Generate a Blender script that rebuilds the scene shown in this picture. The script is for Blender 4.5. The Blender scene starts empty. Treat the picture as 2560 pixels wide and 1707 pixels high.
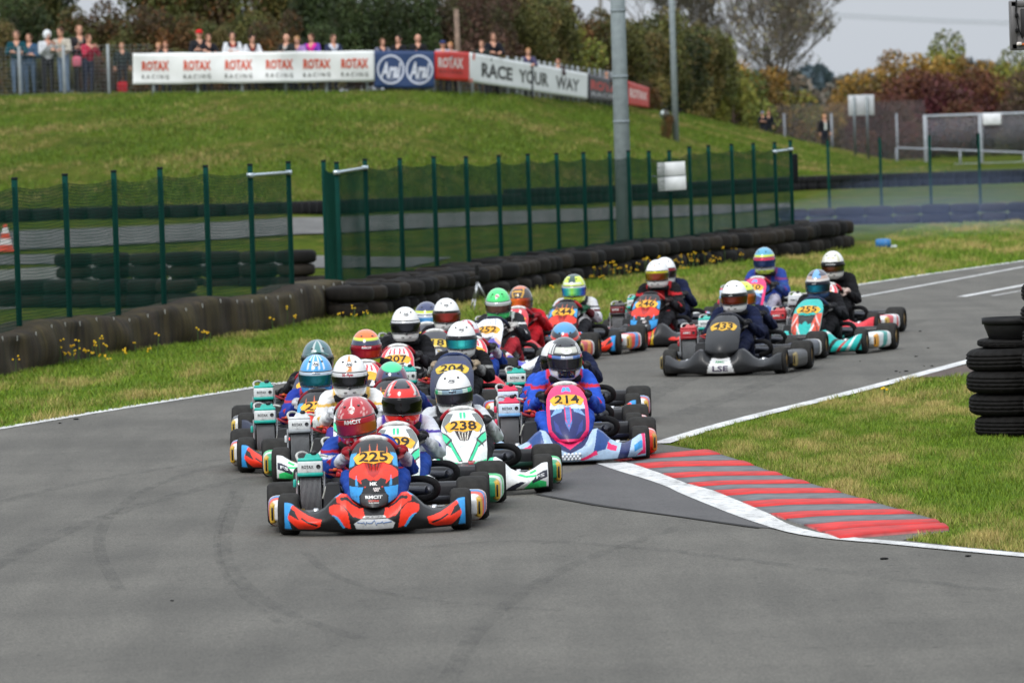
import bpy, bmesh, math, random
import numpy as np
from mathutils import Vector, Matrix
from mathutils.geometry import tessellate_polygon
R = math.radians
scene = bpy.context.scene
COL = scene.collection
# ---------------------------------------------------------------- camera
F_PX, CAM_H, ROLL, HOR = 18000.0, 2.6, R(1.8), 280.0
PITCH = math.atan((853.5 - HOR) / F_PX)
cF = Vector((0, math.cos(PITCH), -math.sin(PITCH)))
r0 = Vector((1, 0, 0)); u0 = r0.cross(cF)
cU = u0 * math.cos(ROLL) + r0 * math.sin(ROLL)
cR = r0 * math.cos(ROLL) - u0 * math.sin(ROLL)
camd = bpy.data.cameras.new('camera'); cam = bpy.data.objects.new('camera', camd); COL.objects.link(cam)
camd.sensor_width = 36.0; camd.lens = F_PX * 36.0 / 2560.0
camd.clip_start = 1.0; camd.clip_end = 6000.0
cam.matrix_world = Matrix((( cR.x, cU.x, -cF.x, 0), (cR.y, cU.y, -cF.y, 0), (cR.z, cU.z, -cF.z, CAM_H), (0, 0, 0, 1)))
camd.dof.use_dof = True; camd.dof.focus_distance = 49.0; camd.dof.aperture_fstop = 8.0
scene.camera = cam
# ---------------------------------------------------------------- sky, sun, exposure
SUN_EL, SUN_AZ = R(40), R(203)
world = bpy.data.worlds.new('World'); scene.world = world; world.use_nodes = True
nt = world.node_tree; bg = nt.nodes['Background']
sky = nt.nodes.new('ShaderNodeTexSky'); sky.sky_type = 'NISHITA'; sky.sun_disc = False
sky.sun_elevation = SUN_EL; sky.sun_rotation = SUN_AZ; sky.air_density = 1.0; sky.dust_density = 4.0; sky.ozone_density = 1.5
hs = nt.nodes.new('ShaderNodeHueSaturation'); hs.inputs['Saturation'].default_value = 0.28
nt.links.new(sky.outputs[0], hs.inputs['Color'])
# closed cloud deck over the clear sky
tcw = nt.nodes.new('ShaderNodeTexCoord'); mpw = nt.nodes.new('ShaderNodeMapping'); mpw.inputs['Scale'].default_value = (1, 1, 3.5); nt.links.new(tcw.outputs['Generated'], mpw.inputs['Vector'])
now = nt.nodes.new('ShaderNodeTexNoise'); now.inputs['Scale'].default_value = 2.6; now.inputs['Detail'].default_value = 6; nt.links.new(mpw.outputs[0], now.inputs['Vector'])
rpw = nt.nodes.new('ShaderNodeValToRGB'); rpw.color_ramp.elements[0].position = .3; rpw.color_ramp.elements[0].color = (3.85, 4.15, 4.65, 1); rpw.color_ramp.elements[1].position = .7; rpw.color_ramp.elements[1].color = (4.6, 4.9, 5.25, 1)
nt.links.new(now.outputs['Fac'], rpw.inputs[0])
mxw = nt.nodes.new('ShaderNodeMix'); mxw.data_type = 'RGBA'; mxw.inputs[0].default_value = .88
# an overcast sky is brighter overhead than at the horizon
spw = nt.nodes.new('ShaderNodeSeparateXYZ'); nt.links.new(tcw.outputs['Generated'], spw.inputs[0])
maw = nt.nodes.new('ShaderNodeMapRange'); maw.inputs[1].default_value = .02; maw.inputs[2].default_value = 1.0; maw.inputs[3].default_value = 1.0; maw.inputs[4].default_value = 2.7; nt.links.new(spw.outputs[2], maw.inputs[0])
scw = nt.nodes.new('ShaderNodeVectorMath'); scw.operation = 'SCALE'; nt.links.new(rpw.outputs[0], scw.inputs[0]); nt.links.new(maw.outputs[0], scw.inputs['Scale'])
nt.links.new(hs.outputs[0], mxw.inputs[6]); nt.links.new(scw.outputs[0], mxw.inputs[7]); nt.links.new(mxw.outputs[2], bg.inputs[0])
bg.inputs[1].default_value = 0.13
sund = bpy.data.lights.new('sun', 'SUN'); sund.energy = 1.5; sund.angle = R(22); sund.color = (1.0, 0.97, 0.93)
sun = bpy.data.objects.new('sun', sund); COL.objects.link(sun)
sdir = Vector((math.sin(SUN_AZ) * math.cos(SUN_EL), math.cos(SUN_AZ) * math.cos(SUN_EL), math.sin(SUN_EL)))
sun.rotation_euler = sdir.to_track_quat('Z', 'Y').to_euler()
scene.view_settings.view_transform = 'Standard'; scene.view_settings.look = 'None'
scene.view_settings.exposure = 0.2; scene.view_settings.gamma = 1.0
scene.cycles.use_denoising = True
scene.cycles.max_bounces = 6; scene.cycles.diffuse_bounces = 3; scene.cycles.glossy_bounces = 3
scene.cycles.transparent_max_bounces = 24; scene.cycles.caustics_reflective = False; scene.cycles.caustics_refractive = False
# ---------------------------------------------------------------- colours, helpers
rng = np.random.default_rng(7); random.seed(7)
def lin(c):
    c = c / 255.0
    return c / 12.92 if c <= 0.04045 else ((c + 0.055) / 1.055) ** 2.4
_hc = {}
def hx(h):
    if not isinstance(h, str): return tuple(h)
    if h not in _hc:
        _hc[h] = tuple(lin(int(h[i:i + 2], 16)) for i in (0, 2, 4))
    return _hc[h]
def dim(h, k): return tuple(c * k for c in hx(h))
def lerp(a, b, t): return a + (b - a) * t
def sstep(a, b, x):
    t = min(1.0, max(0.0, (x - a) / (b - a))); return t * t * (3 - 2 * t)
def mixc(a, b, t):
    a, b = hx(a), hx(b); return tuple(a[i] + (b[i] - a[i]) * t for i in range(3))
def interp(x, pts):
    if x <= pts[0][0]: return pts[0][1]
    for (x0, y0), (x1, y1) in zip(pts, pts[1:]):
        if x <= x1: return lerp(y0, y1, (x - x0) / (x1 - x0))
    return pts[-1][1]
def inpoly(x, y, p):
    c = False; n = len(p); j = n - 1
    for i in range(n):
        xi, yi = p[i]; xj, yj = p[j]
        if (yi > y) != (yj > y) and x < (xj - xi) * (y - yi) / (yj - yi) + xi: c = not c
        j = i
    return c
MATS = {}
def M(name, rough=0.5, metal=0.0, coat=0.0, wear=0.12, scale=30.0, bump=0.0, bscale=200.0, spec=0.5, scuff=0.0):
    """painted surface: the object's own colours (attribute Col) with a little procedural grime and bump"""
    if name in MATS: return MATS[name]
    m = bpy.data.materials.new(name); m.use_nodes = True; n = m.node_tree.nodes; l = m.node_tree.links
    p = n['Principled BSDF']; at = n.new('ShaderNodeAttribute'); at.attribute_name = 'Col'
    tc = n.new('ShaderNodeTexCoord'); no = n.new('ShaderNodeTexNoise'); no.inputs['Scale'].default_value = scale; no.inputs['Detail'].default_value = 5
    l.new(tc.outputs['Object'], no.inputs['Vector'])
    mr = n.new('ShaderNodeMapRange'); mr.inputs[1].default_value = .3; mr.inputs[2].default_value = .7
    mr.inputs[3].default_value = 1 - wear * 1.3; mr.inputs[4].default_value = 1 + wear * .6
    l.new(no.outputs['Fac'], mr.inputs[0])
    mx = n.new('ShaderNodeVectorMath'); mx.operation = 'SCALE'; l.new(at.outputs['Color'], mx.inputs[0]); l.new(mr.outputs[0], mx.inputs['Scale'])
    l.new(mx.outputs[0], p.inputs['Base Color'])
    mr2 = n.new('ShaderNodeMapRange'); mr2.inputs[3].default_value = max(0.02, rough - .08); mr2.inputs[4].default_value = rough + .1
    l.new(no.outputs['Fac'], mr2.inputs[0]); l.new(mr2.outputs[0], p.inputs['Roughness'])
    p.inputs['Metallic'].default_value = metal; p.inputs['Coat Weight'].default_value = coat; p.inputs['Coat Roughness'].default_value = .08
    p.inputs['Specular IOR Level'].default_value = spec
    if bump:
        nb = n.new('ShaderNodeTexNoise'); nb.inputs['Scale'].default_value = bscale; l.new(tc.outputs['Object'], nb.inputs['Vector'])
        b = n.new('ShaderNodeBump'); b.inputs['Strength'].default_value = bump; b.inputs['Distance'].default_value = .01
        l.new(nb.outputs['Fac'], b.inputs['Height']); l.new(b.outputs[0], p.inputs['Normal'])
    if scuff:
        n2 = n.new('ShaderNodeTexNoise'); n2.inputs['Scale'].default_value = 11; n2.inputs['Detail'].default_value = 8; n2.inputs['Roughness'].default_value = .75; l.new(tc.outputs['Object'], n2.inputs['Vector'])
        r2 = n.new('ShaderNodeMapRange'); r2.inputs[1].default_value = .56; r2.inputs[2].default_value = .68; r2.inputs[3].default_value = 0; r2.inputs[4].default_value = scuff; l.new(n2.outputs['Fac'], r2.inputs[0])
        m2 = n.new('ShaderNodeMix'); m2.data_type = 'RGBA'; l.new(r2.outputs[0], m2.inputs[0]); l.new(mx.outputs[0], m2.inputs[6]); m2.inputs[7].default_value = (.025, .023, .022, 1); l.new(m2.outputs[2], p.inputs['Base Color'])
    MATS[name] = m; return m
PLAST = M('livery_plastic', .38, coat=.08, wear=.10, scale=45, scuff=.5, spec=.35)
GLOSS = M('helmet_shell', .16, coat=.8, wear=.03)
VISOR = M('visor_mirror', .07, metal=.5, coat=.25, wear=.03, spec=.35)
RUB = M('rubber', .8, wear=.3, scale=18, bump=.3, bscale=90, spec=.2)
MAT_ = M('matt_plastic', .6, wear=.2, scale=25, spec=.3)
CLOTH = M('cloth', .85, wear=.2, scale=14, bump=.9, bscale=26, spec=.2)
METAL = M('metal', .35, metal=.85, wear=.15)
PAINTM = M('painted_steel', .45, wear=.12, scale=6)
FENCEM = M('fence_coating', .85, wear=.15, scale=8, spec=.12)
SKIN = M('skin', .55, wear=.08)
BANNER = M('banner_vinyl', .5, wear=.06, scale=2.5, bump=.4, bscale=3)
LEAF = M('leaf', .6, wear=.1, scale=3, spec=.25)
BARK = M('bark', .9, wear=.3, scale=6)
GRASSM = M('grass_blade', .65, wear=.15, scale=1.5, spec=.25)

class MB:
    def __init__(s):
        s.v = []; s.f = []; s.c = []; s.m = []; s.col = (0.5, 0.5, 0.5); s.mi = 0; s.sm = []; s.smooth = True
    def C(s, h, mi=None, smooth=None):
        s.col = hx(h)
        if mi is not None: s.mi = mi
        if smooth is not None: s.smooth = smooth
        return s
    def add(s, vs, fs, cols=None):
        o = len(s.v); s.v += [tuple(q) for q in vs]
        s.c += (cols if cols is not None else [s.col] * len(vs))
        s.f += [tuple(i + o for i in q) for q in fs]; s.m += [s.mi] * len(fs); s.sm += [s.smooth] * len(fs)
        return s
    def box(s, c, d, rot=None, top=None):
        x, y, z = [k / 2 for k in d]; t = top or 1.0
        vs = [(-x, -y, -z), (x, -y, -z), (x, y, -z), (-x, y, -z), (-x * t, -y * t, z), (x * t, -y * t, z), (x * t, y * t, z), (-x * t, y * t, z)]
        if rot is not None: vs = [rot @ Vector(q) for q in vs]
        vs = [(q[0] + c[0], q[1] + c[1], q[2] + c[2]) for q in vs]
        sm = s.smooth; s.smooth = False
        s.add(vs, [(0, 3, 2, 1), (4, 5, 6, 7), (0, 1, 5, 4), (1, 2, 6, 5), (2, 3, 7, 6), (3, 0, 4, 7)]); s.smooth = sm
        return s
    def rbox(s, c, d, r=0.01, n=2, rot=None):
        """box with rounded edges (bevel built directly)"""
        bm = bmesh.new(); bmesh.ops.create_cube(bm, size=1.0)
        for q in bm.verts: q.co = Vector((q.co.x * d[0], q.co.y * d[1], q.co.z * d[2]))
        bmesh.ops.bevel(bm, geom=bm.edges[:], offset=r, segments=n, affect='EDGES', profile=.5)
        bm.verts.index_update()
        vs = [q.co.copy() for q in bm.verts]
        if rot is not None: vs = [rot @ q for q in vs]
        vs = [(q[0] + c[0], q[1] + c[1], q[2] + c[2]) for q in vs]
        fs = [[q.index for q in f.verts] for f in bm.faces]; bm.free()
        return s.add(vs, fs)
    def tube(s, pts, r, n=8, cap=True):
        pts = [Vector(p) for p in pts]; k = len(pts)
        rr = r if hasattr(r, '__len__') else [r] * k
        vs = []; fs = []; t0 = None; up = None
        for i in range(k):
            t = (pts[min(i + 1, k - 1)] - pts[max(i - 1, 0)]).normalized()
            if up is None:
                up = Vector((0, 0, 1)) if abs(t.z) < .9 else Vector((1, 0, 0))
            a = t.cross(up);
            if a.length < 1e-5: a = t.cross(Vector((0, 1, .1)))
            a.normalize(); b = a.cross(t).normalized(); up = b
            for j in range(n):
                an = 2 * math.pi * j / n
                vs.append(pts[i] + (a * math.cos(an) + b * math.sin(an)) * rr[i])
        for i in range(k - 1):
            for j in range(n):
                j2 = (j + 1) % n
                fs.append((i * n + j, i * n + j2, (i + 1) * n + j2, (i + 1) * n + j))
        if cap:
            fs.append(tuple(range(n - 1, -1, -1))); fs.append(tuple((k - 1) * n + j for j in range(n)))
        return s.add(vs, fs)
    def lathe(s, prof, axis='x', c=(0, 0, 0), n=28, closed=False, colf=None):
        vs = []; fs = []; cs = []; k = len(prof)
        for (h, r) in prof:
            for j in range(n):
                a = 2 * math.pi * j / n; p, q = r * math.cos(a), r * math.sin(a)
                vs.append({'x': (h, p, q), 'y': (p, h, q), 'z': (p, q, h)}[axis])
        vs = [(q[0] + c[0], q[1] + c[1], q[2] + c[2]) for q in vs]
        if colf:
            for i, (h, r) in enumerate(prof):
                for j in range(n): cs.append(hx(colf(i, 2 * math.pi * j / n)))
        for i in range(k if closed else k - 1):
            i2 = (i + 1) % k
            for j in range(n):
                j2 = (j + 1) % n; fs.append((i * n + j, i * n + j2, i2 * n + j2, i2 * n + j))
        if not closed:
            if prof[0][1] > 1e-4: fs.append(tuple(range(n)))
            if prof[-1][1] > 1e-4: fs.append(tuple((k - 1) * n + j for j in range(n)))
        return s.add(vs, fs, cs if colf else None)
    def ball(s, c, r, n=12, m=8):
        rx, ry, rz = r if hasattr(r, '__len__') else (r, r, r)
        vs = []; fs = []
        for i in range(m + 1):
            e = math.pi * (i / m - .5)
            for j in range(n):
                a = 2 * math.pi * j / n
                vs.append((c[0] + rx * math.cos(e) * math.cos(a), c[1] + ry * math.cos(e) * math.sin(a), c[2] + rz * math.sin(e)))
        for i in range(m):
            for j in range(n):
                j2 = (j + 1) % n; fs.append((i * n + j, i * n + j2, (i + 1) * n + j2, (i + 1) * n + j))
        return s.add(vs, fs)
    def grid(s, fn, nu, nv, colf=None, thick=None, backcol=None, wrap=False):
        """fn(a,b) -> point, a,b in 0..1; thick = offset vector for a closed back"""
        vs = []; cs = []; fs = []
        for i in range(nv + 1):
            for j in range(nu + 1):
                a, b = j / nu, i / nv; vs.append(fn(a, b)); cs.append(hx(colf(a, b)) if colf else s.col)
        W = nu + 1
        for i in range(nv):
            for j in range(nu): fs.append((i * W + j, i * W + j + 1, (i + 1) * W + j + 1, (i + 1) * W + j))
        if thick is not None:
            o = len(vs)
            vs += [(q[0] + thick[0], q[1] + thick[1], q[2] + thick[2]) for q in vs]
            cs += [hx(backcol) if backcol else s.col] * o
            for i in range(nv):
                for j in range(nu): fs.append((o + i * W + j, o + (i + 1) * W + j, o + (i + 1) * W + j + 1, o + i * W + j + 1))
            for i in range(nv):
                fs.append((i * W, (i + 1) * W, o + (i + 1) * W, o + i * W)); a = i * W + nu; fs.append((a, o + a, o + a + W, a + W))
            for j in range(nu):
                fs.append((j, o + j, o + j + 1, j + 1)); a = nv * W + j; fs.append((a, a + 1, o + a + 1, o + a))
        return s.add(vs, fs, cs)
    def poly(s, pts, z=0.0):
        """filled flat polygon"""
        tri = tessellate_polygon([[Vector((p[0], p[1], 0)) for p in pts]])
        sm = s.smooth; s.smooth = False
        s.add([(p[0], p[1], (p[2] if len(p) > 2 else z)) for p in pts], [tuple(t) for t in tri]); s.smooth = sm
        return s
    def mesh(s, name, mats):
        me = bpy.data.meshes.new(name); me.from_pydata(s.v, [], s.f)
        for m in (mats if isinstance(mats, (list, tuple)) else [mats]): me.materials.append(m)
        me.polygons.foreach_set('material_index', s.m); me.polygons.foreach_set('use_smooth', s.sm)
        at = me.color_attributes.new('Col', 'FLOAT_COLOR', 'POINT')
        a = np.ones((len(s.v), 4), dtype=np.float32); a[:, :3] = np.array(s.c, dtype=np.float32).reshape(-1, 3)
        at.data.foreach_set('color', a.ravel()); me.update()
        return me
    def build(s, name, mats, parent=None, loc=None, rot=None, sc=None):
        return link(name, s.mesh(name, mats), parent, loc, rot, sc)
def link(name, me, parent=None, loc=None, rot=None, sc=None):
    o = bpy.data.objects.new(name, me); COL.objects.link(o)
    if parent is not None: o.parent = parent
    if loc is not None: o.location = loc
    if rot is not None: o.rotation_euler = rot
    if sc is not None: o.scale = sc if hasattr(sc, '__len__') else (sc, sc, sc)
    return o
def tag(o, label=None, cat=None, group=None, kind=None):
    if label: o['label'] = label
    if cat: o['category'] = cat
    if group: o['group'] = group
    if kind: o['kind'] = kind
    return o
def thing(name, label, cat, loc=(0, 0, 0), rz=0.0, group=None):
    o = bpy.data.objects.new(name, None); COL.objects.link(o); o.location = loc; o.rotation_euler = (0, 0, rz); o.empty_display_size = .2
    return tag(o, label, cat, group)
def dup(root, loc, rz, label, group=None):
    r = root.copy(); COL.objects.link(r); r.location = loc; r.rotation_euler = (0, 0, rz); r['label'] = label
    if group: r['group'] = group
    for ch in list(root.children):
        c = ch.copy(); COL.objects.link(c); c.parent = r
        for g in ch.children:
            d = g.copy(); COL.objects.link(d); d.parent = c
    return r
# text outlines (built-in font), centred, height of capitals = 1
_tx = {}
def text2d(s, bold=0.0, shear=0.0):
    k = (s, bold, shear)
    if k in _tx: return _tx[k]
    cu = bpy.data.curves.new('t', 'FONT'); cu.body = s; cu.align_x = 'CENTER'; cu.size = 1.37; cu.offset = bold; cu.shear = shear; cu.resolution_u = 2
    o = bpy.data.objects.new('t', cu); COL.objects.link(o)
    dg = bpy.context.evaluated_depsgraph_get(); me = bpy.data.meshes.new_from_object(o.evaluated_get(dg))
    b_ = bmesh.new(); b_.from_mesh(me)
    for k_ in range(1, 8): bmesh.ops.bisect_plane(b_, geom=b_.verts[:] + b_.edges[:] + b_.faces[:], plane_co=(0, k_ * .14, 0), plane_no=(0, 1, 0))
    bmesh.ops.triangulate(b_, faces=b_.faces[:]); b_.to_mesh(me); b_.free()
    vs = [(q.co.x, q.co.y) for q in me.vertices]; fs = [tuple(p.vertices) for p in me.polygons]
    bpy.data.objects.remove(o); bpy.data.curves.remove(cu); bpy.data.meshes.remove(me)
    xs = [q[0] for q in vs] or [0]; cx = (min(xs) + max(xs)) / 2
    vs = [(q[0] - cx, q[1] - .5) for q in vs]
    _tx[k] = (vs, fs); return _tx[k]
def put_text(mb, s, fn, w=None, h=None, bold=0.02, col='101010', shear=0.0):
    """fn(x,y)->point in metres; text scaled to height h (and squeezed to width w)"""
    vs, fs = text2d(s, bold, shear)
    if not vs: return
    ww = max(q[0] for q in vs) - min(q[0] for q in vs)
    sx = h if w is None else w / ww
    mb.col = hx(col); sm = mb.smooth; mb.smooth = False
    mb.add([fn(q[0] * sx, q[1] * h) for q in vs], fs); mb.smooth = sm
# one continuous body from tapered limbs (voxel remesh)
def capsule(mb, a, b, ra, rb, n=14, sx=1.0, sy=1.0):
    a, b = Vector(a), Vector(b); d = b - a; L = d.length
    if L < 1e-6: mb.ball(a, (ra * sx, ra * sy, ra)); return
    t = d / L; up = Vector((0, 1, 0)) if abs(t.y) < .9 else Vector((1, 0, 0))
    x = up.cross(t).normalized(); y = t.cross(x)
    pr = []
    for i in range(5):
        e = -math.pi / 2 + i * math.pi / 8; pr.append((ra * math.sin(e), ra * math.cos(e)))
    for i in range(5):
        e = i * math.pi / 8; pr.append((L + rb * math.sin(e), rb * math.cos(e)))
    vs = []; fs = []
    for (h, r) in pr:
        for j in range(n):
            an = 2 * math.pi * j / n; vs.append(a + t * h + x * (r * sx * math.cos(an)) + y * (r * sy * math.sin(an)))
    for i in range(len(pr) - 1):
        for j in range(n): fs.append((i * n + j, i * n + (j + 1) % n, (i + 1) * n + (j + 1) % n, (i + 1) * n + j))
    fs.append(tuple(range(n))); fs.append(tuple((len(pr) - 1) * n + j for j in range(n)))
    mb.add(vs, fs)
def remesh(mb, voxel, smooth=4):
    me = mb.mesh('tmp', []); o = bpy.data.objects.new('tmp', me); COL.objects.link(o)
    md = o.modifiers.new('r', 'REMESH'); md.mode = 'VOXEL'; md.voxel_size = voxel
    ms = o.modifiers.new('s', 'SMOOTH'); ms.iterations = smooth; ms.factor = .5
    dg = bpy.context.evaluated_depsgraph_get(); m2 = bpy.data.meshes.new_from_object(o.evaluated_get(dg))
    vs = np.empty(len(m2.vertices) * 3); m2.vertices.foreach_get('co', vs); fs = [tuple(p.vertices) for p in m2.polygons]
    bpy.data.objects.remove(o); bpy.data.meshes.remove(me); bpy.data.meshes.remove(m2)
    return vs.reshape(-1, 3), fs
# ---------------------------------------------------------------- the lie of the land
RIDGE = [(-400, 245, 205), (0, 241, 205), (326, 234, 205), (700, 230, 205), (1088, 229, 207), (1300, 236, 215), (1523, 262, 235), (1632, 275, 250), (1741, 289, 262), (1904, 326, 273), (2068, 365, 282), (2231, 403, 284), (2380, 428, 286), (3200, 460, 290)]
TOE = [(-400, 154, .6), (0, 154, .6), (723, 152, .6), (1583, 180, .3), (1991, 207, .1), (2560, 217, 0), (3200, 222, 0)]
RID_D = [(a, d) for a, b, d in RIDGE]
RID_Z = [(a, max(0.0, CAM_H + (HOR - (b + math.tan(ROLL) * (a - 1280))) * d / F_PX)) for a, b, d in RIDGE]
TOE_D = [(a, d) for a, d, z in TOE]; TOE_Z = [(a, z) for a, d, z in TOE]
def gz(x, y):
    if y < 105: return 0.0
    p = x / y * F_PX + 1280
    td, tz, rd, rz = interp(p, TOE_D), interp(p, TOE_Z), interp(p, RID_D), interp(p, RID_Z)
    rz = max(rz, tz if p < 1900 else 0.0)
    if y < td: return tz * (y - 105) / (td - 105)
    if y < rd:
        t = (y - td) / (rd - td); return tz + (rz - tz) * (t * (1.25 - .25 * t) if True else t)
    z = rz * (1 - .9 * sstep(rd + 60, rd + 260, y))
    w = sstep(1750, 1880, p); return z * (1 - w) + w * rz * (1 - sstep(rd + 1, rd + 9, y))
def ray(px, py):
    u, v = (px - 1280) / F_PX, (853.5 - py) / F_PX
    return cF + cR * u + cU * v
def G(px, py):
    d = ray(px, py); z = 0.0; t = 60.0
    # march, then bisect on the height field
    lo, hi, t = 20.0, None, 20.0
    while t < 900:
        q = (d.x * t, d.y * t)
        if CAM_H + d.z * t < gz(*q): hi = t; break
        lo = t; t += .5
    if hi is None: t = 900
    else:
        for _ in range(18):
            t = (lo + hi) / 2
            if CAM_H + d.z * t < gz(d.x * t, d.y * t): hi = t
            else: lo = t
    return Vector((d.x * t, d.y * t, CAM_H + d.z * t))
def Pd(px, py, y):
    """point on the sight line at distance y"""
    d = ray(px, py); t = y / d.y
    return Vector((d.x * t, y, CAM_H + d.z * t))
def smooth_line(pts, n=2):
    pts = [Vector(p) for p in pts]
    for _ in range(n):
        q = [pts[0]]
        for a, b in zip(pts, pts[1:]): q += [a * .75 + b * .25, a * .25 + b * .75]
        q.append(pts[-1]); pts = q
    return pts
def resample(pts, step):
    pts = [Vector(p) for p in pts]; cum = [0.0]
    for a, b in zip(pts, pts[1:]): cum.append(cum[-1] + (b - a).length)
    out = []; k = 0; n = int(cum[-1] / step)
    for i in range(n + 1):
        t = i * step
        while k < len(cum) - 2 and cum[k + 1] < t: k += 1
        out.append(pts[k].lerp(pts[k + 1], (t - cum[k]) / max(1e-9, cum[k + 1] - cum[k])))
    return out
# ================================================================ THE SETTING
def nodemat(name):
    m = bpy.data.materials.new(name); m.use_nodes = True
    n = m.node_tree.nodes; l = m.node_tree.links
    return m, n, l, n['Principled BSDF']
def noise(n, l, vec, scale, detail=4, rough=.55):
    t = n.new('ShaderNodeTexNoise'); t.inputs['Scale'].default_value = scale; t.inputs['Detail'].default_value = detail; t.inputs['Roughness'].default_value = rough
    l.new(vec, t.inputs['Vector']); return t.outputs['Fac']
def ramp(n, l, fac, stops):
    r = n.new('ShaderNodeValToRGB'); e = r.color_ramp.elements
    while len(e) < len(stops): e.new(.5)
    for q, (p, c) in zip(e, stops): q.position = p; q.color = (*hx(c), 1)
    l.new(fac, r.inputs[0]); return r.outputs[0]
def mixn(n, l, fac, a, b, mode='MIX'):
    m = n.new('ShaderNodeMix'); m.data_type = 'RGBA'; m.blend_type = mode
    if isinstance(fac, float): m.inputs[0].default_value = fac
    else: l.new(fac, m.inputs[0])
    for s_, v in ((6, a), (7, b)):
        if isinstance(v, (str, tuple)): m.inputs[s_].default_value = (*hx(v), 1)
        else: l.new(v, m.inputs[s_])
    return m.outputs[2]
def scaled(n, l, vec, s):
    m = n.new('ShaderNodeMapping'); m.inputs['Scale'].default_value = s; l.new(vec, m.inputs['Vector']); return m.outputs[0]
def bumpn(n, l, p, h, st, dist):
    b = n.new('ShaderNodeBump'); b.inputs['Strength'].default_value = st; b.inputs['Distance'].default_value = dist
    l.new(h, b.inputs['Height']); l.new(b.outputs[0], p.inputs['Normal'])
def asphalt(name, dark, light, rough=.8):
    m, n, l, p = nodemat(name); tc = n.new('ShaderNodeTexCoord'); v = tc.outputs['Object']
    a = ramp(n, l, noise(n, l, v, 75, 3, .7), [(.32, tuple(a_*b_ for a_, b_ in zip(dim(dark, .53), (1, .97, .91)))), (.68, tuple(a_*b_ for a_, b_ in zip(dim(light, .53), (1, .97, .91))))])
    b = ramp(n, l, noise(n, l, v, .5, 5), [(.3, 'd8d8d8'), (.7, 'ffffff')])
    c = ramp(n, l, noise(n, l, scaled(n, l, v, (3.0, .22, 1)), 1.0, 4), [(.35, 'dedede'), (.6, 'ffffff')])
    d = ramp(n, l, noise(n, l, v, 9, 2), [(.26, 'a8a8a8'), (.36, 'ffffff')])
    col = mixn(n, l, .75, mixn(n, l, .7, mixn(n, l, 1.0, a, b, 'MULTIPLY'), c, 'MULTIPLY'), d, 'MULTIPLY')
    l.new(col, p.inputs['Base Color']); p.inputs['Roughness'].default_value = rough; p.inputs['Specular IOR Level'].default_value = .3
    bumpn(n, l, p, noise(n, l, v, 75, 3, .7), .35, .006); return m
ASPH = asphalt('asphalt', '595754', 'a4a29a')
ASPH_D = asphalt('asphalt_patch', '5f5e61', '888789', .7)
ASPH_F = asphalt('asphalt_infield', '7b7c7c', '9a9b9b')
CONC = asphalt('pale_paving', '969893', 'b0b2ac')
def grass_ground(name, scale=1.0):
    m, n, l, p = nodemat(name); tc = n.new('ShaderNodeTexCoord'); v = tc.outputs['Object']
    big = noise(n, l, scaled(n, l, v, (1.6, .5, 1)), .3 * scale, 5, .65); st = noise(n, l, scaled(n, l, v, (1.5, .33, 1)), 1.0 * scale, 6, .7); fine = noise(n, l, scaled(n, l, v, (1, 1, 2)), 9 * scale, 4, .7)
    c1 = ramp(n, l, st, [(.33, dim('253d1b', .70)), (.43, dim('455c26', .70)), (.54, dim('5a6a2b', .70)), (.68, dim('81784a', .70))])
    c2 = ramp(n, l, fine, [(.28, dim('32471e', .70)), (.5, dim('546529', .70)), (.72, dim('7c7c48', .70))])
    c = mixn(n, l, .45, c1, c2)
    c = mixn(n, l, ramp(n, l, big, [(.42, '000000'), (.62, 'ffffff')]), c, dim('577228', .70))
    c = mixn(n, l, .35, c, c1)
    c = mixn(n, l, 1.0, c, (1.10, .93, 1.05), 'MULTIPLY')
    l.new(c, p.inputs['Base Color']); p.inputs['Roughness'].default_value = .95; p.inputs['Specular IOR Level'].default_value = 0.0
    bumpn(n, l, p, st, .9, .25); return m
GRASS = grass_ground('grass_ground')
# ---- ground sheet: flat by the track, banked behind the far fence
gm = MB(); gm.C('6b7a35')
cols = [-60000, -20000, -9000, -5000, -3000, -2000, -1400, -1000] + list(range(-700, 3401, 50)) + [3800, 4400, 5500, 8000, 12000, 22000, 62000]
rows = [4, 20, 40, 60, 80, 95, 105] + [107 + 2 * i for i in range(100)] + [312, 325, 340, 360, 390, 430, 480, 560, 700, 1000, 1600, 2600, 4500]
gv = []; gf = []
for y in rows:
    for p in cols:
        x = (p - 1280) / F_PX * y; z = gz(x, y)
        if 150 < y < 310: z += .07 * math.sin(x * .9 + y * .31) * math.sin(y * .23 - x * .4) * min(1, z)
        gv.append((x, y, z))
W = len(cols)
for i in range(len(rows) - 1):
    for j in range(W - 1): gf.append((i * W + j, i * W + j + 1, (i + 1) * W + j + 1, (i + 1) * W + j))
gm.add(gv, gf); tag(gm.build('ground', GRASS), kind='structure')
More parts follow.
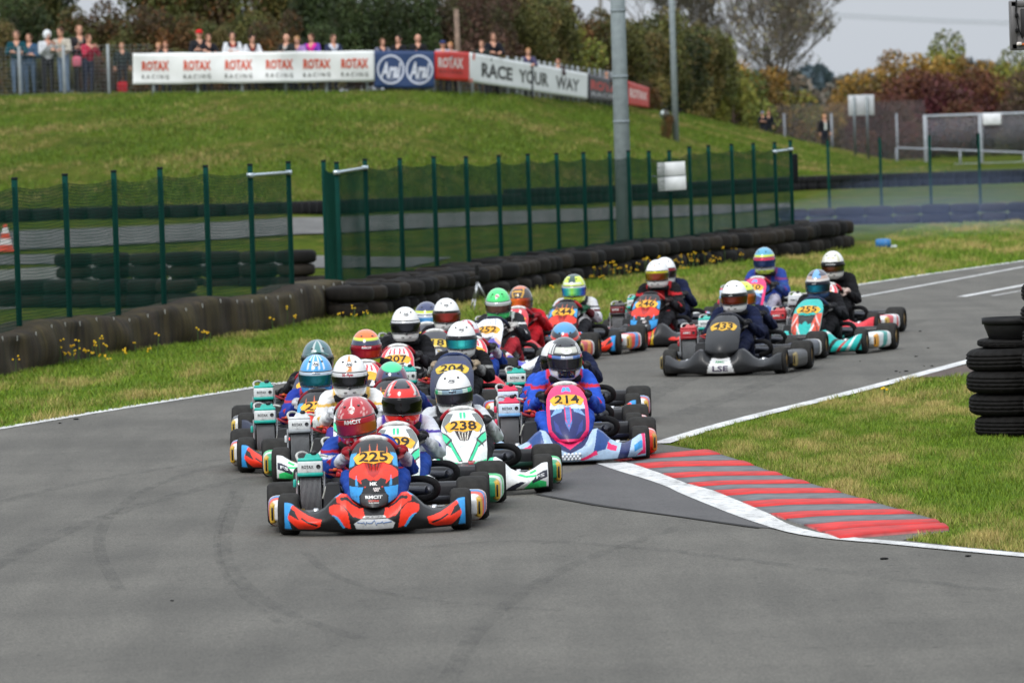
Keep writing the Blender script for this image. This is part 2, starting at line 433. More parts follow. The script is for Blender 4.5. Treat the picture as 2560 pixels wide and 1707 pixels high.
# ---- the track
def PX(pts, z=0.0): return [Vector((q.x, q.y, q.z + z)) for q in (G(*p) for p in pts)]
def extend(a, b, L): d = (b - a).normalized(); return b + d * L
LEFT = PX([(0, 1072), (330, 1017), (751, 952), (1000, 907), (1560, 815), (2133, 713), (2560, 653)])
LEFT = [extend(LEFT[1], LEFT[0], 12)] + LEFT + [extend(LEFT[-2], LEFT[-1], 60)]
APEX = PX([(2427, 903), (2122, 985), (1830, 1055), (1649, 1110), (1560, 1145), (1600, 1175), (1785, 1218), (1900, 1285), (2014, 1337), (2200, 1358), (2365, 1372), (2560, 1390)])
APEX = [extend(APEX[1], APEX[0], 70)] + APEX + [extend(APEX[-2], APEX[-1], 12)]
APEX_S = [APEX[0]] + smooth_line(APEX[1:-1], 2) + [APEX[-1]]
LEFT_S = smooth_line(LEFT, 2)
R1_ = smooth_line(PX([(2427, 903), (2122, 985), (1830, 1055), (1649, 1110)]), 2); R1_ = [extend(R1_[1], R1_[0], 70)] + R1_
tr = MB(); tr.C('777777')
far_r = APEX[0]
KRX = PX([(1700, 1118), (1760, 1128), (1848, 1156), (1990, 1204), (2148, 1251), (2332, 1304), (2376, 1328), (2255, 1351), (2365, 1363), (2560, 1381)])
poly = [Vector((-16, 12, 0)), Vector((16, 12, 0)), Vector((16, APEX[-1].y + .3, 0)), extend(KRX[-2], KRX[-1], 10)] + list(reversed(KRX)) + list(reversed(R1_)) + list(reversed(LEFT_S)) + [Vector((-16, LEFT_S[0].y, 0))]
tr.poly([(q.x, q.y, .004) for q in poly]); tag(tr.build('road', ASPH), kind='structure')
wm, n_, l_, p_ = nodemat('road_paint'); tc_ = n_.new('ShaderNodeTexCoord'); v_ = tc_.outputs['Object']
wear_ = ramp(n_, l_, noise(n_, l_, v_, 14, 6, .75), [(.36, '8a8a88'), (.5, 'e2e2e0')])
l_.new(mixn(n_, l_, .6, wear_, ramp(n_, l_, noise(n_, l_, scaled(n_, l_, v_, (1, .3, 1)), 4, 4), [(.3, '9a9a98'), (.6, 'efefee')]), 'MULTIPLY'), p_.inputs['Base Color']); p_.inputs['Roughness'].default_value = .6
WHITE = wm
def ribbon(name, pts, w, z, mat, kind='structure', colr='dddddd'):
    mb = MB().C(colr); pts = [Vector(p) for p in pts]; vs = []; fs = []
    for i, p in enumerate(pts):
        t = (pts[min(i + 1, len(pts) - 1)] - pts[max(0, i - 1)]).normalized(); nrm = Vector((-t.y, t.x, 0))
        ww = w(i / (len(pts) - 1)) if callable(w) else w
        vs += [(p.x + nrm.x * ww / 2, p.y + nrm.y * ww / 2, p.z + z), (p.x - nrm.x * ww / 2, p.y - nrm.y * ww / 2, p.z + z)]
    for i in range(len(pts) - 1): fs.append((2 * i, 2 * i + 1, 2 * i + 3, 2 * i + 2))
    mb.add(vs, fs); o = mb.build(name, mat); return tag(o, kind=kind) if kind else o
ribbon('edge_line', LEFT_S, .15, .009, WHITE)
R1 = smooth_line(PX([(2427, 903), (2122, 985), (1830, 1055), (1649, 1110)]), 2); R1 = [extend(R1[1], R1[0], 70)] + R1
ribbon('edge_line', R1, .16, .009, WHITE)
R2 = smooth_line(PX([(1545, 1158), (1610, 1180), (1700, 1205), (1800, 1247), (1900, 1300), (1990, 1332), (2100, 1349), (2230, 1359), (2365, 1373), (2560, 1391)]), 2)
R2 = R2 + [extend(R2[-2], R2[-1], 10)]
ribbon('edge_line', R2, lambda t: .34 if t < .28 else lerp(.36, .15, sstep(.30, .5, t)), .011, WHITE)
ribbon('lane_line', smooth_line(PX([(2100, 752), (2240, 727), (2405, 697), (2560, 668)]), 1), .09, .009, WHITE)
ribbon('lane_line', smooth_line(PX([(2405, 743), (2480, 729), (2560, 714), (2700, 688)]), 1), .14, .009, WHITE)
ribbon('lane_line', smooth_line(PX([(2480, 741), (2560, 727), (2700, 702)]), 1), .05, .009, WHITE)
pt = MB().C('5f5e61'); pt.poly(PX([(1350, 1241), (1470, 1262), (1560, 1274), (1760, 1303), (1985, 1330), (1880, 1293), (1780, 1243), (1690, 1206), (1580, 1164), (1500, 1160), (1400, 1190)], .008)); tag(pt.build('asphalt_patch', ASPH_D), kind='structure')
CR = M('crack_tar', .9, wear=.4, scale=3)
ribbon('tar_seam', smooth_line(PX([(1340, 1237), (1470, 1261), (1560, 1275), (1680, 1291), (1800, 1308), (1900, 1322)]), 1), lambda t: .03 + .02 * math.sin(t * 40) ** 2, .010, CR, colr='1e1d1c')
bp = MB().C('6a5550'); bp.poly(PX([(2285, 944), (2440, 907), (2640, 862), (2900, 900), (2640, 945)], .006)); tag(bp.build('gravel_strip', asphalt('brown_gravel', '665650', '8a7870')), kind='structure')
# rubber marks laid down by the karts
SK, n_, l_, p_ = nodemat('tyre_rubber_mark'); tc_ = n_.new('ShaderNodeTexCoord')
p_.inputs['Base Color'].default_value = (*hx('2b2b2b'), 1); p_.inputs['Roughness'].default_value = .8
mr_ = n_.new('ShaderNodeMapRange'); mr_.inputs[1].default_value = .38; mr_.inputs[2].default_value = .75; mr_.inputs[3].default_value = 0; mr_.inputs[4].default_value = .26
l_.new(noise(n_, l_, scaled(n_, l_, tc_.outputs['Object'], (3, .8, 1)), 3, 5, .7), mr_.inputs[0]); l_.new(mr_.outputs[0], p_.inputs['Alpha'])
for pts, w in (([(600, 1240), (560, 1330), (560, 1400), (610, 1470), (720, 1540), (900, 1600)], .09), ([(585, 1225), (540, 1330), (545, 1410), (600, 1490), (700, 1560)], .05),
               ([(650, 1190), (430, 1240), (180, 1320), (-60, 1440)], .14), ([(560, 1150), (300, 1190), (60, 1240), (-100, 1290)], .12), ([(1050, 1370), (1300, 1350), (1600, 1370), (2000, 1420), (2500, 1480)], .12),
               ([(2100, 880), (2000, 930), (1850, 985), (1700, 1040)], .25), ([(1900, 870), (1750, 930), (1600, 1000), (1480, 1080)], .3), ([(2300, 800), (2150, 850), (1980, 905), (1850, 960)], .3),
               ([(620, 1150), (480, 1180), (350, 1230), (260, 1300), (240, 1380), (300, 1480)], .08), ([(1700, 1320), (1400, 1420), (1200, 1560), (1120, 1700)], .1), ([(760, 1380), (820, 1440), (1000, 1500), (1400, 1530)], .06)):
    ribbon('tyre_mark', smooth_line(PX(pts), 3), w, .010, SK)
db = MB(); db.smooth = False
for (px, py) in [(2210, 838), (2230, 839), (2190, 822), (2235, 860), (2300, 830), (2320, 872), (2150, 905), (2290, 893), (2310, 917), (2330, 917), (2250, 933), (2220, 950), (2240, 930), (2265, 930), (430, 1505), (990, 1190), (1010, 1320), (2210, 1400), (2420, 1393), (150, 1060), (190, 1050)]:
    q = G(px, py); r = random.uniform(.006, .016); db.C('171717').ball((q.x, q.y, .01), (r * 1.8, r, r * .5), 7, 4)
tag(db.build('rubber_crumbs', RUB), kind='stuff')
# ---- the apex kerb: raised red teeth with grey between
KL = PX([(1535, 1152), (1582, 1162), (1654, 1187), (1716, 1211), (1783, 1229), (1852, 1257), (1922, 1287), (2010, 1315), (2100, 1350)])
KR = PX([(1760, 1130), (1848, 1158), (1927, 1186), (1990, 1206), (2064, 1228), (2148, 1253), (2245, 1281), (2332, 1306), (2372, 1327)])
kb = MB()
def kpt(side, t):
    t = min(max(t, 0), 7.999); i = int(t); return side[i].lerp(side[i + 1], t - i)
NK = 8
for i in range(NK):
    for (a, b, red) in ((i, i + .5, True), (i + .5, i + 1, i == NK - 1)):
        n = 8; m = 4
        cr = 'c6211e' if red else '66676a'
        def kf(u, v, a=a, b=b):
            t = a + (b - a) * v; p = kpt(KL, t).lerp(kpt(KR, t), u)
            z = .013 + .012 * sstep(0, .3, u) + (.009 * math.sin(math.pi * v) ** .6 if red else 0.0); return (p.x, p.y, z)
        kb.grid(kf, n, m, thick=(0, 0, -.06), colf= lambda u, v: mixc(cr, '3a3433' if v < .12 else cr, .7 if (v < .12 or v > .97) else (.25 * random.random())))
tag(kb.build('kerb', M('kerb_paint', .7, wear=.3, scale=7, scuff=.45)), kind='structure')
# ---- grass blades on the verges
def np_inpoly(x, y, poly):
    c = np.zeros(len(x), bool); j = len(poly) - 1
    for i in range(len(poly)):
        xi, yi = poly[i]; xj, yj = poly[j]
        if yi != yj: c ^= ((yi > y) != (yj > y)) & (x < (xj - xi) * (y - yi) / (yj - yi) + xi)
        j = i
    return c
def lowfreq(x, y, s, seed):
    r = np.random.default_rng(seed); v = np.zeros_like(x)
    for k in range(7):
        a = r.uniform(0, 6.28); f = s * r.uniform(.5, 2.2); v += np.sin((x * math.cos(a) + y * math.sin(a)) * f + r.uniform(0, 6.28))
    return v / 2.6
def blades(name, poly, dens, h, w, seed, bias=.14, zf=None, y0=0, y1=200, tone=1.0):
    r = np.random.default_rng(seed); P = np.array([(q[0], q[1]) for q in poly])
    x0, yy0 = P.min(0); x1, yy1 = P.max(0); yy0 = max(yy0, y0); yy1 = min(yy1, y1)
    n = int((x1 - x0) * (yy1 - yy0) * dens); x = r.uniform(x0, x1, n); y = r.uniform(yy0, yy1, n)
    k = np_inpoly(x, y, [tuple(p) for p in P]); px = x / y * F_PX + 1280; k &= (px > -250) & (px < 2800); x, y = x[k], y[k]; n = len(x)
    lf = lowfreq(x * 2.2, y * .42, 1.6, seed); lf2 = lowfreq(x * 1.6, y * .5, 5, seed + 1)
    hh = h * r.uniform(.4, 1.25, n) * (1 + .35 * np.clip(lf2, -1, 1.4)); a = r.uniform(0, 6.28, n); ln = r.uniform(.1, .9, n) * hh; b = r.uniform(0, 6.28, n)
    ww = w * r.uniform(.6, 1.4, n)
    v = np.zeros((n, 3, 3)); v[:, 0, 0] = x - np.cos(a) * ww; v[:, 0, 1] = y - np.sin(a) * ww; v[:, 1, 0] = x + np.cos(a) * ww; v[:, 1, 1] = y + np.sin(a) * ww
    v[:, 2, 0] = x + np.cos(b) * ln; v[:, 2, 1] = y + np.sin(b) * ln; v[:, 2, 2] = hh
    if zf: v[:, :, 2] += np.array([zf(a_, b_) for a_, b_ in zip(x, y)])[:, None]; lf = lowfreq(x * .8, y * .5, .9, seed)
    dry = np.clip(bias + .36 * lf + .26 * lf2 + r.normal(0, .22, n), 0, 1)[:, None]
    g0 = np.array(hx('85a032')); g1 = np.array(hx('5a7e26')); s0 = np.array(hx('cdb487'))
    gg = g0 + (g1 - g0) * r.uniform(0, 1, n)[:, None]; c = gg + (s0 - gg) * dry; c = c * tone * np.array([.86, .86, .60]) * r.uniform(.7, 1.25, n)[:, None]
    me = bpy.data.meshes.new(name); me.vertices.add(3 * n); me.loops.add(3 * n); me.polygons.add(n)
    me.vertices.foreach_set('co', v.ravel()); me.loops.foreach_set('vertex_index', np.arange(3 * n)); me.polygons.foreach_set('loop_start', np.arange(n) * 3)
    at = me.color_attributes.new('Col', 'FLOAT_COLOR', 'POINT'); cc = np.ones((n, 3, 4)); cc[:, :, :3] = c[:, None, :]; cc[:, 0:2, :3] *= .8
    at.data.foreach_set('color', cc.astype(np.float32).ravel()); me.materials.append(GRASSM); me.update(calc_edges=True); me.validate()
    return tag(link(name, me), kind='stuff')
GP = [KR[i] for i in range(len(KR))]
inner = PX([(2700, 932), (2560, 936), (2430, 941), (2290, 952), (2122, 996), (1975, 1031), (1830, 1066), (1690, 1110)]) + GP + PX([(2378, 1330), (2262, 1351), (2365, 1365), (2560, 1384)])
inner_p = [(q.x, q.y) for q in inner]; e0 = inner_p[-1]
inner_p += [(e0[0] + 2.5, e0[1] + .3), (inner_p[0][0] + 1.5, inner_p[0][1])]
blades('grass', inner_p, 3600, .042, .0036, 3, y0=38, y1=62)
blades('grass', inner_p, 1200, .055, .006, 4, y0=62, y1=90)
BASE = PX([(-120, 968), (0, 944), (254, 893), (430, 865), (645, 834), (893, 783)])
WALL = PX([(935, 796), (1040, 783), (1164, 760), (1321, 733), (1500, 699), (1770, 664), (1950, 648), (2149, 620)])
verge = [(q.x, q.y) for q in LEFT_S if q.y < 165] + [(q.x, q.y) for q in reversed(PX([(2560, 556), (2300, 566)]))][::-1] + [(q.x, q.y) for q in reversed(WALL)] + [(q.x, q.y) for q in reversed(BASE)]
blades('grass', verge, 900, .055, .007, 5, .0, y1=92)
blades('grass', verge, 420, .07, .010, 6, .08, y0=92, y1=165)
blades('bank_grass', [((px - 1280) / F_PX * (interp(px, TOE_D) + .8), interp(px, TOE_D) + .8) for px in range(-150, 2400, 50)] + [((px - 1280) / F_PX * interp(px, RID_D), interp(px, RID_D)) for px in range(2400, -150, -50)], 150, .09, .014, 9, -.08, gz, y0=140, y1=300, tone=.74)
# yellow ragwort flowers along the barrier
fl = MB(); fl.smooth = False
spots = [(20, 938, 3, 10)] + [(x, 925 - .07 * x, 4, 12) for x in range(150, 290, 12)] + [(310, 886, 5, 14), (350, 890, 4, 12), (480, 862, 5, 14), (500, 873, 3, 10), (705, 835, 4, 10), (720, 820, 3, 8), (855, 822, 5, 14), (900, 805, 4, 10), (1370, 742, 3, 9), (1420, 712, 3, 9)] + [(x, 706 - .13 * (x - 1460), 5, 16) for x in range(1460, 1860, 13)] + [(1900, 655, 3, 9), (2030, 608, 3, 8), (2050, 630, 3, 8), (2225, 1005, 3, 7), (1990, 635, 3, 8)]
for (px, py, k, rr) in spots:
    g0 = G(px, py)
    for _ in range(max(1, k // 2)):
        x = g0.x + random.uniform(-rr, rr) * .018; y = g0.y + random.uniform(-.5, .3); h = random.uniform(.05, .3)
        fl.C('46602a').tube([(x, y, 0), (x + random.uniform(-.03, .03), y, h)], .004, 4, False)
        for __ in range(3):
            fl.C(random.choice(['e6b800', 'f2c813', 'd9a400'])).ball((x + random.uniform(-.04, .04), y + random.uniform(-.03, .03), h + random.uniform(-.01, .035)), .011, 6, 4)
tag(fl.build('wild_flowers', M('petal', .7, wear=.1)), kind='stuff')
# ---- infield: back straight, side road, pale paving
def sheet(name, near, far, mat, z):
    a = resample(smooth_line(PX(near), 1), 1.2); b0 = smooth_line(PX(far), 1); La = len(a) - 1
    cum = [0.0]
    for p, q in zip(b0, b0[1:]): cum.append(cum[-1] + (q - p).length)
    vs = []; fs = []; K = 6
    for i, p in enumerate(a):
        t = i / La * cum[-1]; k = 0
        while k < len(cum) - 2 and cum[k + 1] < t: k += 1
        q = b0[k].lerp(b0[k + 1], (t - cum[k]) / (cum[k + 1] - cum[k]))
        for j in range(K + 1):
            w = p.lerp(q, j / K); vs.append((w.x, w.y, gz(w.x, w.y) + z))
    for i in range(La):
        for j in range(K): fs.append((i * (K + 1) + j, (i + 1) * (K + 1) + j, (i + 1) * (K + 1) + j + 1, i * (K + 1) + j + 1))
    mb = MB().C('777777'); mb.add(vs, fs); return tag(mb.build(name, mat), kind='structure')
sheet('infield_road', [(-300, 640), (39, 628), (391, 611), (727, 592), (1097, 571), (1396, 558), (1700, 546), (1985, 520)], [(-300, 590), (39, 580), (391, 568), (727, 550), (1097, 535), (1396, 527), (1700, 516), (1985, 511)], ASPH_F, .03)
sheet('side_road', [(-200, 668), (156, 660), (500, 672), (780, 673), (1130, 668)], [(-200, 642), (156, 637), (500, 640), (780, 642), (1130, 646)], ASPH_F, .02)
sheet('pale_paving', [(-200, 790), (0, 775), (150, 765), (290, 745)], [(-200, 690), (0, 676), (150, 668), (290, 660)], CONC, .012)
# ================================================================ BARRIERS, FENCES, POLES
# ---- rubber belt barrier on the left
bm_, n_, l_, p_ = nodemat('old_rubber_belt'); tc_ = n_.new('ShaderNodeTexCoord'); v_ = tc_.outputs['Object']
st_ = noise(n_, l_, scaled(n_, l_, v_, (5, 5, .5)), 1.2, 6, .65); bl_ = noise(n_, l_, v_, 1.1, 4)
l_.new(mixn(n_, l_, ramp(n_, l_, bl_, [(.4, '000000'), (.62, 'ffffff')]), ramp(n_, l_, st_, [(.3, '17130f'), (.5, '30271b'), (.72, '483d2d')]), ramp(n_, l_, st_, [(.3, '1c190e'), (.55, '41381a'), (.75, '564a24')])), p_.inputs['Base Color'])
p_.inputs['Roughness'].default_value = .8; p_.inputs['Specular IOR Level'].default_value = .2; bumpn(n_, l_, p_, st_, .5, .03); BELT = bm_
bl = resample(smooth_line([extend(BASE[1], BASE[0], 9)] + BASE, 2), .12); NB = len(bl)
rb = MB().C('463d34')
def barr(a, b):
    i = min(NB - 1, int(round(a * (NB - 1)))); p = bl[i]; t = (bl[min(NB - 1, i + 1)] - bl[max(0, i - 1)]).normalized(); bk = Vector((-t.y, t.x, 0))
    s = i * .12; w = .035 * math.sin(s * 1.7) + .03 * math.sin(s * 4.1 + 1) + .02 * math.sin(s * .6)
    fold = .09 * math.exp(-((s % 9.3 - 4.6) / .3) ** 2)
    h = .45 + .035 * math.sin(s * .9 + .5) + .02 * math.sin(s * 2.3)
    e = max(0, (i - (NB - 7)) / 7); 
    pr = [(0, 0), (-.02, .12), (-.015, .28), (.0, .40), (.02, .44), (.07, .465), (.25, .475), (.52, .46), (.62, .42), (.66, .2), (.66, 0)]
    k = b * (len(pr) - 1); j = min(int(k), len(pr) - 2); f = k - j; y = lerp(pr[j][0], pr[j + 1][0], f); z = lerp(pr[j][1], pr[j + 1][1], f)
    bul = math.sin(math.pi * min(1, z / .46)) if y < .2 else 0
    q = p + bk * (y + bul * (w - fold) + .45 * e * e) ; return (q.x, q.y, z * h / .46 * (1 + .12 * e))
rb.grid(barr, NB - 1, 30)
BAR = thing('rubber_barrier', 'long dark mossy rubber belt barrier behind the left grass verge', 'barrier')
rb.build('belt', BELT, BAR)
bo = MB().C('c8c8c4'); bo.smooth = False
for i in range(6, NB, 7):
    q = barr(i / (NB - 1), .34 + .02 * math.sin(i)); bo.box((q[0], q[1] - .012, q[2]), (.014, .02, .05))
bo.build('bolts', METAL, BAR)
# ---- tyres
def tyre_mesh(name, R_=.31, w=.2, hi=False, rin=.19, tc_='211e1b'):
    pr = [(-w * .44, rin), (-w * .49, rin + .02), (-w * .5, R_ - .09), (-w * .46, R_ - .05), (-w * .38, R_ - .022), (-w * .28, R_ - .007)]
    for g in ((-.18, 0, .18) if hi else ()): pr += [(w * (g - .03), R_), (w * (g - .025), R_ - .008), (w * (g + .025), R_ - .008), (w * (g + .03), R_)]
    pr += [(0, R_)] if not hi else []
    pr += [(w * .28, R_ - .007), (w * .38, R_ - .022), (w * .46, R_ - .05), (w * .5, R_ - .09), (w * .49, rin + .02), (w * .44, rin)]
    n = 72 if hi else 26
    mb = MB().C('1b1a19' if hi else tc_); mb.lathe(pr, 'z', n=n, closed=True)
    if hi:
        for i, q in enumerate(mb.v):
            r = math.hypot(q[0], q[1]); j = i % n
            if r > R_ - .035 and j % 3 == 0 and abs(q[2]) > w * .12: k = (r - .012) / r; mb.v[i] = (q[0] * k, q[1] * k, q[2])
    return mb.mesh(name, RUB)
TY = [tyre_mesh('tyre', .31, .2), tyre_mesh('tyre', .295, .185, tc_='2b2620'), tyre_mesh('tyre', .32, .205, tc_='171615')]
tag_n = [0]
def tyre(me, loc, rz, label, group, rot=None, sc=None):
    o = link('tyre', me, None, loc, rot or (0, 0, rz), sc); return tag(o, label, 'tyre', group)
wl = resample(smooth_line(WALL, 1), .60)
for i, p in enumerate(wl):
    t = (wl[min(i + 1, len(wl) - 1)] - wl[max(0, i - 1)]).normalized(); bk = Vector((-t.y, t.x, 0))
    for lv in range(2):
        for rowk in range(2):
            if rowk == 1 and (lv == 0 or i % 3 == 1): continue
            q = p + bk * (.33 + .58 * rowk + random.uniform(-.08, .08)) + t * random.uniform(-.05, .05)
            hh_ = lerp(.212, .262, i / len(wl)); zz = hh_ / 2 + hh_ * lv + (0 if rowk == 0 else random.choice([0, 0, .02]))
            lab = ('old black tyre on top of the long tyre wall along the grass verge' if lv else 'old black tyre at the bottom of the long tyre wall along the verge') if rowk == 0 else 'old black tyre in the second row of the long tyre wall'
            tyre(random.choice(TY), (q.x, q.y, zz), random.uniform(0, 6), lab, ('top tyres of the verge wall' if lv else 'bottom tyres of the verge wall') if rowk == 0 else 'rear tyres of the verge wall', (random.uniform(-.045, .045), random.uniform(-.045, .045), random.uniform(0, 6)), (random.uniform(.92, 1.04), random.uniform(.92, 1.04), hh_ / .203))
w2 = resample(PX([(1985, 566), (2250, 559), (2700, 550)]), .62)
for i, p in enumerate(w2):
    for lv in range(2):
        tyre(TY[i % 3], (p.x, p.y + .3, .1 + .2 * lv), i, 'dark tyre in the far low wall below the right fence posts', 'tyres of the far right wall')
# infield stacks seen through the fence
for (x0, x1, yb, n, rows_, lab, grp) in ((185, 740, 716, 7, 3, 'black tyre in the three-high infield wall behind the left fence', 'tyres of the infield wall'),
                                   (20, 440, 770, 7, 2, 'black tyre in the low row just behind the left rubber barrier', 'tyres behind the barrier'),
                                   (580, 800, 715, 4, 1, 'brownish tyre lying in the gap between the two green fences', 'tyres in the fence gap')):
    for i in range(n):
        p = G(lerp(x0, x1, i / (n - 1)), yb - (x1 - x0) * .0 * i)
        for lv in range(rows_): tyre(TY[(i + lv) % 3], (p.x, p.y + .3, .1 + .2 * lv), i * 1.3, lab, grp, sc=(1.0, 1.0, 1))
wm_ = MB().C('d5d6d2'); wm_.smooth = False
for px in (247, 336, 426):
    for py in (649, 672, 697):
        q = G(px, 716); t = Pd(px, py, q.y - .03); wm_.rbox((t.x, t.y, t.z), (.05, .03, .08), .015, 1)
tag(wm_.build('reflectors', PLAST), 'white reflector dots fixed on the three-high infield tyre wall', 'reflector')
fw = MB().C('1d1d1f')
for (a, b) in zip(TOE, TOE[1:]): pass
fp = []
for px in range(-300, 2900, 6):
    d = interp(px, TOE_D) - 1.2; fp.append(Vector(((px - 1280) / F_PX * d, d, 0)))
fpr = resample(fp, .62)
for i, p in enumerate(fpr):
    z0 = gz(p.x, p.y); px = p.x / p.y * F_PX + 1280
    for lv in range(2 if px > 1300 else 1):
        h = .2 if px > 1300 else .28
        fw.lathe([(-h / 2, .2), (-h / 2, .29), (-h * .3, .31), (h * .3, .31), (h / 2, .29), (h / 2, .2)], 'z', (p.x, p.y, z0 + h / 2 + h * lv), 12)
tag(fw.build('far_tyre_wall', RUB), 'long low dark tyre wall at the foot of the grassy bank', 'tyre wall', kind='stuff')
# the stack on the right
THI = tyre_mesh('tyre', .33, .172, True, .2); THI2 = tyre_mesh('tyre', .31, .165, True, .19); TSM = tyre_mesh('tyre', .27, .07, True, .17)
s0 = G(2529, 1092)
labs = ['bottom car tyre of the five-high stack on the right grass', 'second lowest car tyre of the stack on the right grass', 'middle car tyre of the five-high stack on the right grass', 'second highest full-size car tyre of the right stack, dusty on top', 'worn car tyre lying on top of the right stack with its rim side up', 'slightly smaller tyre crowning the right stack beneath the black tub']
for i in range(4):
    tyre([THI2, THI, THI, THI][i], (s0.x + [.03, .01, -.005, 0][i], s0.y + [0, .02, -.01, .01][i], .087 + .171 * i), i * .7, labs[i], 'tyres of the right stack', (random.uniform(-.02, .02), random.uniform(-.02, .02), i))
tyre(TSM, (s0.x + .03, s0.y + .04, .087 + .171 * 3 + .118), 1.2, labs[5], 'tyres of the right stack', (.03, -.02, 1.2))
s1x = s0.x + .375
for i in range(7):
    tyre(THI if i % 2 else THI2, (s1x + .01 * (i % 2), s0.y - .56, .087 + .171 * i), i, ['lowest', 'second', 'third', 'fourth', 'fifth', 'sixth', 'topmost'][i] + ' tyre from the ground in the partly hidden stack at the right edge', 'tyres of the edge stack')
tb = MB().C('19191a'); zt = .087 + .171 * 3 + .155
tb.lathe([(0, .19), (.005, .2), (.1, .235), (.112, .235), (.112, .25), (.16, .252), (.16, .244), (.118, .236), (.03, .19), (.02, .0)], 'z', (s0.x + .05, s0.y + .03, zt), 40)
tb.tube([(s0.x + .16, s0.y - .12, zt + .16), (s0.x + .18, s0.y - .15, zt + .21), (s0.x + .25, s0.y - .13, zt + .21), (s0.x + .27, s0.y - .1, zt + .16)], .012, 6)
tag(tb.build('tub', MAT_), 'round black rubber tub with a thick rim standing on the right tyre stack', 'tub')
# ---- green welded-mesh fences
GREEN, WIRE = '0b3a33', '0f3d33'
def mesh_fence(name, label, posts, hide=0.0, wire_r=.0023):
    root = thing(name, label, 'fence')
    tops = []
    for (px, py, d) in posts:
        q = Pd(px, py, d); g = gz(q.x, q.y); tops.append((Vector((q.x, q.y, g)), q.z - g))
    me = None
    for (b, h) in tops:
        mb = MB().C(GREEN); mb.rbox((0, 0, h / 2), (.062, .062, h), .006, 1); mb.C('1c2426').rbox((0, 0, h + .012), (.07, .07, .026), .006, 1)
        mb.build('post', FENCEM, root, b)
    for k, ((a, ha), (b, hb)) in enumerate(zip(tops, tops[1:])):
        mb = MB().C(WIRE); mb.smooth = False; d = b - a; L = d.length; d = d / L; nrm = Vector((-d.y, d.x, 0)) * wire_r
        if L < .3: continue
        sag = .035 + .03 * random.random(); ph = random.uniform(0, 6)
        def top(t): return lerp(ha, hb, t) - .1 - sag * math.sin(math.pi * t)
        def wv(t, z): return .006 * math.sin(t * 6 + z * 3 + ph) * math.sin(math.pi * t)
        def strip(p, q, hor):
            w = Vector((0, 0, wire_r)) if hor else d * wire_r
            mb.add([p + w - nrm * .0, p - w, q - w, q + w, p + nrm, p - nrm, q - nrm, q + nrm], [(0, 1, 2, 3), (4, 5, 6, 7)])
        nh = 54; nv = max(3, int(L / .05)); SEG = 3
        for i in range(nh + 1):
            z = i / nh
            for s in range(SEG):
                t0, t1 = s / SEG, (s + 1) / SEG
                p = a + d * (L * t0) + nrm.normalized() * wv(t0, z) + Vector((0, 0, top(t0) * z + .02)); q = a + d * (L * t1) + nrm.normalized() * wv(t1, z) + Vector((0, 0, top(t1) * z + .02)); strip(p, q, True)
        for i in range(1, nv):
            t = i / nv
            for s in range(2):
                z0, z1 = s / 2, (s + 1) / 2
                strip(a + d * (L * t) + nrm.normalized() * wv(t, z0) + Vector((0, 0, top(t) * z0 + .02)), a + d * (L * t) + nrm.normalized() * wv(t, z1) + Vector((0, 0, top(t) * z1 + .02)), False)
        mb.build('mesh_panel', FENCEM, root)
    return root, tops
K_ = 1.0884
FA = [(-85, 423), (33, 413), (149, 404), (261, 396), (367, 389), (472, 384), (574, 381), (662, 375)]
FA = [(x * K_, y * K_, lerp(77.3, 91.5, (x * K_ - 36) / (720 - 36))) for x, y in FA]
fa, fat = mesh_fence('mesh_fence', 'left green wire mesh fence above the dark rubber barrier', FA, wire_r=.0028)
FB = [(743, 372), (773, 376), (838, 369), (918, 367), (996, 363), (1070, 363), (1145, 360), (1212, 357), (1278, 355), (1340, 353), (1400, 351), (1443, 349), (1490, 350), (1537, 349), (1583, 340), (1627, 337), (1680, 334), (1730, 332), (1779, 330), (1815, 325)]
FB = [(x * K_, y * K_, lerp(96.6, 124.0, (x * K_ - 841) / (1975 - 841))) for x, y in FB]
FB[0] = (FB[0][0], FB[0][1], 98.2); FB[1] = (FB[1][0], FB[1][1], 96.2)
fb, fbt = mesh_fence('mesh_fence', 'long green wire mesh fence right of the gap, behind the tyre wall', FB, wire_r=.0036)
FC = [(2069, 351), (2199, 345), (2323, 341), (2446, 336), (2572, 331), (2700, 327)]
FC = [(x, y, lerp(157, 165, (x - 2069) / 500)) for x, y in FC]
fc, fct = mesh_fence('post_fence', 'thin green fence posts with wire behind the far right tyre wall', FC, wire_r=.0008)
def bar(root, a, ha, b, hb):
    mb = MB().C('b9c6cc'); mb.tube([a + Vector((0, -.05, ha)), b + Vector((0, -.05, hb))], .022, 8)
    for p, h in ((a, ha), (b, hb)): mb.rbox(p + Vector((0, -.02, h)), (.09, .1, .06), .008, 1)
    mb.build('brace_bar', METAL, root)
bar(fa, fat[6][0], fat[6][1] - .12, fat[7][0], fat[7][1] - .12); bar(fb, fbt[1][0], fbt[1][1] - .12, fbt[2][0], fbt[2][1] - .1); bar(fb, fbt[18][0], fbt[18][1] - .14, fbt[19][0], fbt[19][1] - .14)
q = Pd(1987, 421, 124.4); mb = MB().C('1b1c20'); mb.rbox((q.x, q.y, q.z), (.1, .35, .5), .02, 2); mb.build('rubber_pad', RUB, fb)
# white double board on the fence
q = Pd(1685, 441, 116.4); hb_ = .46; wb_ = .455
sb = thing('fence_board', 'blank white double board fixed on the long green mesh fence', 'sign', (q.x, q.y, 0))
for dz in (.12, -.117):
    mb = MB().C('d9dcdc'); mb.rbox((0, 0, q.z + dz), (wb_, .012, .222), .004, 1); mb.build('board', PAINTM, sb, rot=(0, R(-1.5), 0))
mb = MB().C('8f979a'); mb.tube([(-.42, .03, q.z + .005), (.2, .03, q.z + .005)], .014, 6); mb.build('bracket', METAL, sb)
